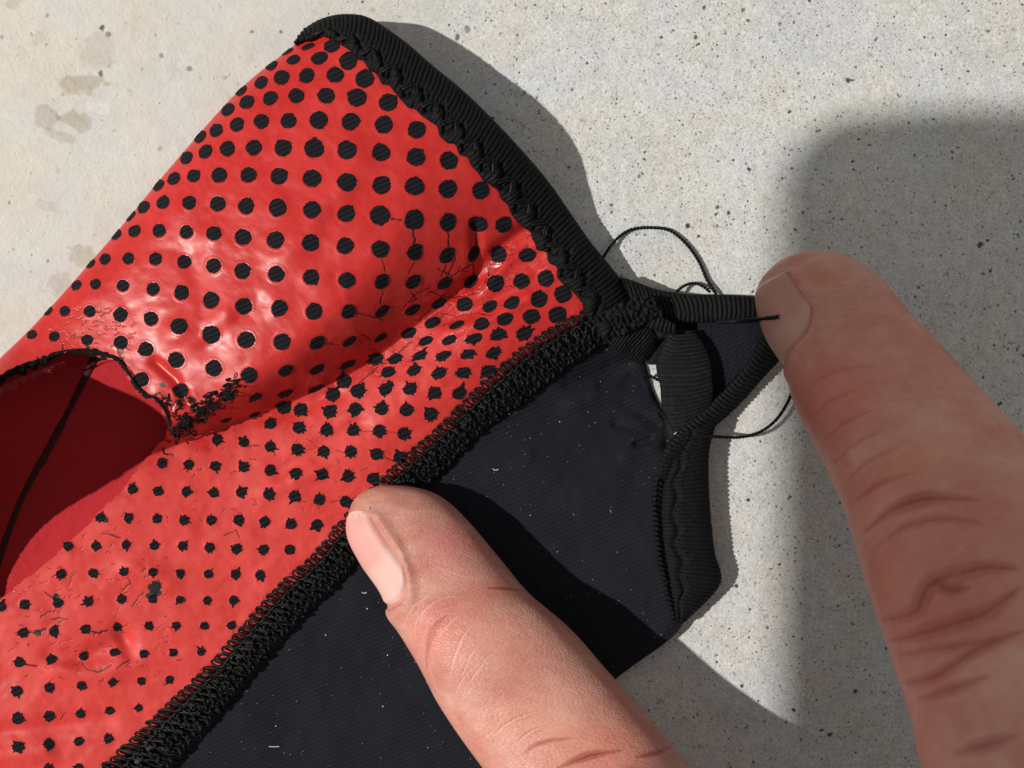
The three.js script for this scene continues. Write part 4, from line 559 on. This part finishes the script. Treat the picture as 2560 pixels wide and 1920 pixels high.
  for (let i = 0; i < cnt; i++) { const a = [0, 1, 2].map((k) => lo[k] + (mc.positionArray[i * 3 + k] + 1) / 2 * size); pp.set(world(a), i * 3); nn.set([mc.normalArray[i * 3], mc.normalArray[i * 3 + 2], mc.normalArray[i * 3 + 1]], i * 3); uu.set([0.05 + ((a[0] - lo[0]) / size) * 0.3, 0.6 + ((a[1] - lo[1]) / size) * 0.3], i * 2); }
  const palm = new THREE.BufferGeometry(); palm.setAttribute('position', new THREE.BufferAttribute(pp, 3)); palm.setAttribute('normal', new THREE.BufferAttribute(nn, 3)); palm.setAttribute('uv', new THREE.BufferAttribute(uu, 2));
  const strip0 = (g) => { const t = g.toNonIndexed(); return t; };
  part('skin', mergeGeometries([...geos.map(strip0), palm]), mSkin, hand);
  // nails
  FING.forEach((F, fi) => {
    const { a, w, v0, v1 } = F.nail, nu = 40, nv = 50, cols = [];
    const g = sheet(nu, nv, (u, v) => { const q = u * 2 - 1, top = v0 + 0.5 * q ** 4, end = v1 - 0.42 * q ** 4 * (v1 - v0), vv = lerp(top - 0.04, end, v), edge = Math.max(smooth(0.86, 1, Math.abs(q)), smooth(0.9, 1, v)); return fingerPoint(F, THREE.MathUtils.degToRad(a + q * w * 1.02), vv, 3.5 - 13 * edge + (v < 0.03 ? -3 : 0)); }, { flip: true });
    for (let j = 0; j <= nv; j++) for (let i = 0; i <= nu; i++) {
      const v = j / nv, q = i / nu * 2 - 1, lun = smooth(0.58, 0.72, v + (fi ? -q * 0.1 : 0.03) + 0.02 * noise(i / 4, j / 4)), free = smooth(0.1, 0.04, v + 0.02 * noise(i / 3, 2)), low = smooth(-0.1, -0.8, q) * 0.6;
      let c = fi ? [0.52, 0.27, 0.22] : [0.6, 0.3, 0.265]; const mix = (d, t) => { c = c.map((x, k) => lerp(x, d[k], t)); };
      mix(fi ? [0.56, 0.35, 0.23] : [0.64, 0.42, 0.31], low); mix(fi ? [0.56, 0.345, 0.28] : [0.66, 0.42, 0.38], lun * 0.8); mix([0.68, 0.48, 0.37], free * 0.8); const s = 1 + (noise(i / 2.2, 5) - 0.5) * 0.06; cols.push(c[0] * s, c[1] * s, c[2] * s);
    }
    g.setAttribute('color', new THREE.Float32BufferAttribute(cols, 3));
    part('fingernail', g, new THREE.MeshPhysicalMaterial({ vertexColors: true, roughness: 0.5, specularIntensity: 0.45 }), hand).userData.label = fi ? 'shaded fingernail with a black thread end across it' : 'pink fingernail with a pale half moon';
    // dry skin along the cuticle
    const gs = []; for (let n = 0; n < (fi ? 9 : 3); n++) { const q = fi ? rr(0.2, 1.02) : rr(0.35, 0.95), vv = v0 + 0.16 + rr(-0.06, 0.1) + (fi ? Math.max(0, q - 0.75) * 2 : 0), d0 = a + q * w, p = [0, 1, 2].map((k) => fingerPoint(F, THREE.MathUtils.degToRad(d0 + k * rr(0.8, 3)), vv + k * rr(-0.02, 0.04), 2 + rr(1, 4))); gs.push(tube(p, rr(0.6, 1.2), 6, 5)); }
    part('dry_cuticle', mergeGeometries(gs), new THREE.MeshStandardMaterial({ color: lin(0.72, 0.55, 0.42), roughness: 0.7 }), hand, 'stuff');
  });
  // thread end lying over the right nail
  const hAt = locator(FING[1].geo, (u) => u > 0.1 && u < 0.95), pts = [[1790, 806, 74], [1840, 803, 84]].map((p) => at(...p));
  for (const [x, y] of [[1905, 797], [1920, 795], [1935, 794], [1948, 791]]) { const l = hAt(x, y); pts.push(at(x, y, (l ? l.h : 160) + 7)); }
  const tm = part('thread_end', tube(pts, 5, 40, 7), mThread, glove); tm.userData.label = 'black thread end lying on the fingernail';
}

/* ------------------------------------------------------------------ out of frame: the phone that throws the soft-cornered shade, and the lamp */
{
  const hp = HC + 68, lx = 1280 + lampAt.x * S, ly = 960 + lampAt.z * S, lh = lampAt.y * S, back = (1 - hp / lh);   // from its shade on the floor back towards the lamp
  const x0 = lx + (1950 - lx) * back, w = 2520, d = 1600, y0 = ly + (300 - ly) * back;
  const s = new THREE.Shape(), r = 170, k = (n) => n / S; s.moveTo(k(r), 0); s.lineTo(k(w - r), 0); s.absarc(k(w - r), k(r), k(r), -Math.PI / 2, 0); s.lineTo(k(w), k(d - r)); s.absarc(k(w - r), k(d - r), k(r), 0, Math.PI / 2); s.lineTo(k(r), k(d)); s.absarc(k(r), k(d - r), k(r), Math.PI / 2, Math.PI); s.lineTo(0, k(r)); s.absarc(k(r), k(r), k(r), Math.PI, Math.PI * 1.5);
  const g = new THREE.ExtrudeGeometry(s, { depth: k(110), bevelEnabled: true, bevelSize: k(12), bevelThickness: k(12), bevelSegments: 3, curveSegments: 16 }); g.rotateX(Math.PI / 2); g.translate((x0 - 1280) / S, (HC + 190) / S, (y0 - 960) / S);
  const ph = thing('phone', 'dark phone held level above the glove, out of frame', 'phone');
  part('phone_case', g, new THREE.MeshStandardMaterial({ color: lin(0.05, 0.05, 0.055), roughness: 0.5 }), ph);
  const sc = new RoundedBoxGeometry(k(w - 120), k(8), k(d - 120), 2, k(3)); sc.translate((x0 + w / 2 - 1280) / S, (HC + 210) / S, (y0 + d / 2 - 960) / S);
  part('phone_screen', sc, new THREE.MeshPhysicalMaterial({ color: lin(0.02, 0.02, 0.022), roughness: 0.1 }), ph);
  const lp = thing('lamp', 'small round lamp bulb shining from above, out of frame', 'lamp'); lp.position.copy(lampAt);
  part('bulb', new THREE.SphereGeometry(0.0105, 24, 16), new THREE.MeshStandardMaterial({ color: 0xffffff, emissive: new THREE.Color(1, 0.962, 0.9), emissiveIntensity: 30 }), lp);
  const cap = new THREE.CylinderGeometry(0.006, 0.007, 0.02, 20); cap.translate(0, 0.02, 0); part('bulb_cap', cap, new THREE.MeshStandardMaterial({ color: lin(0.5, 0.5, 0.5), metalness: 0.9, roughness: 0.4 }), lp);
}
renderer.render(scene, camera);
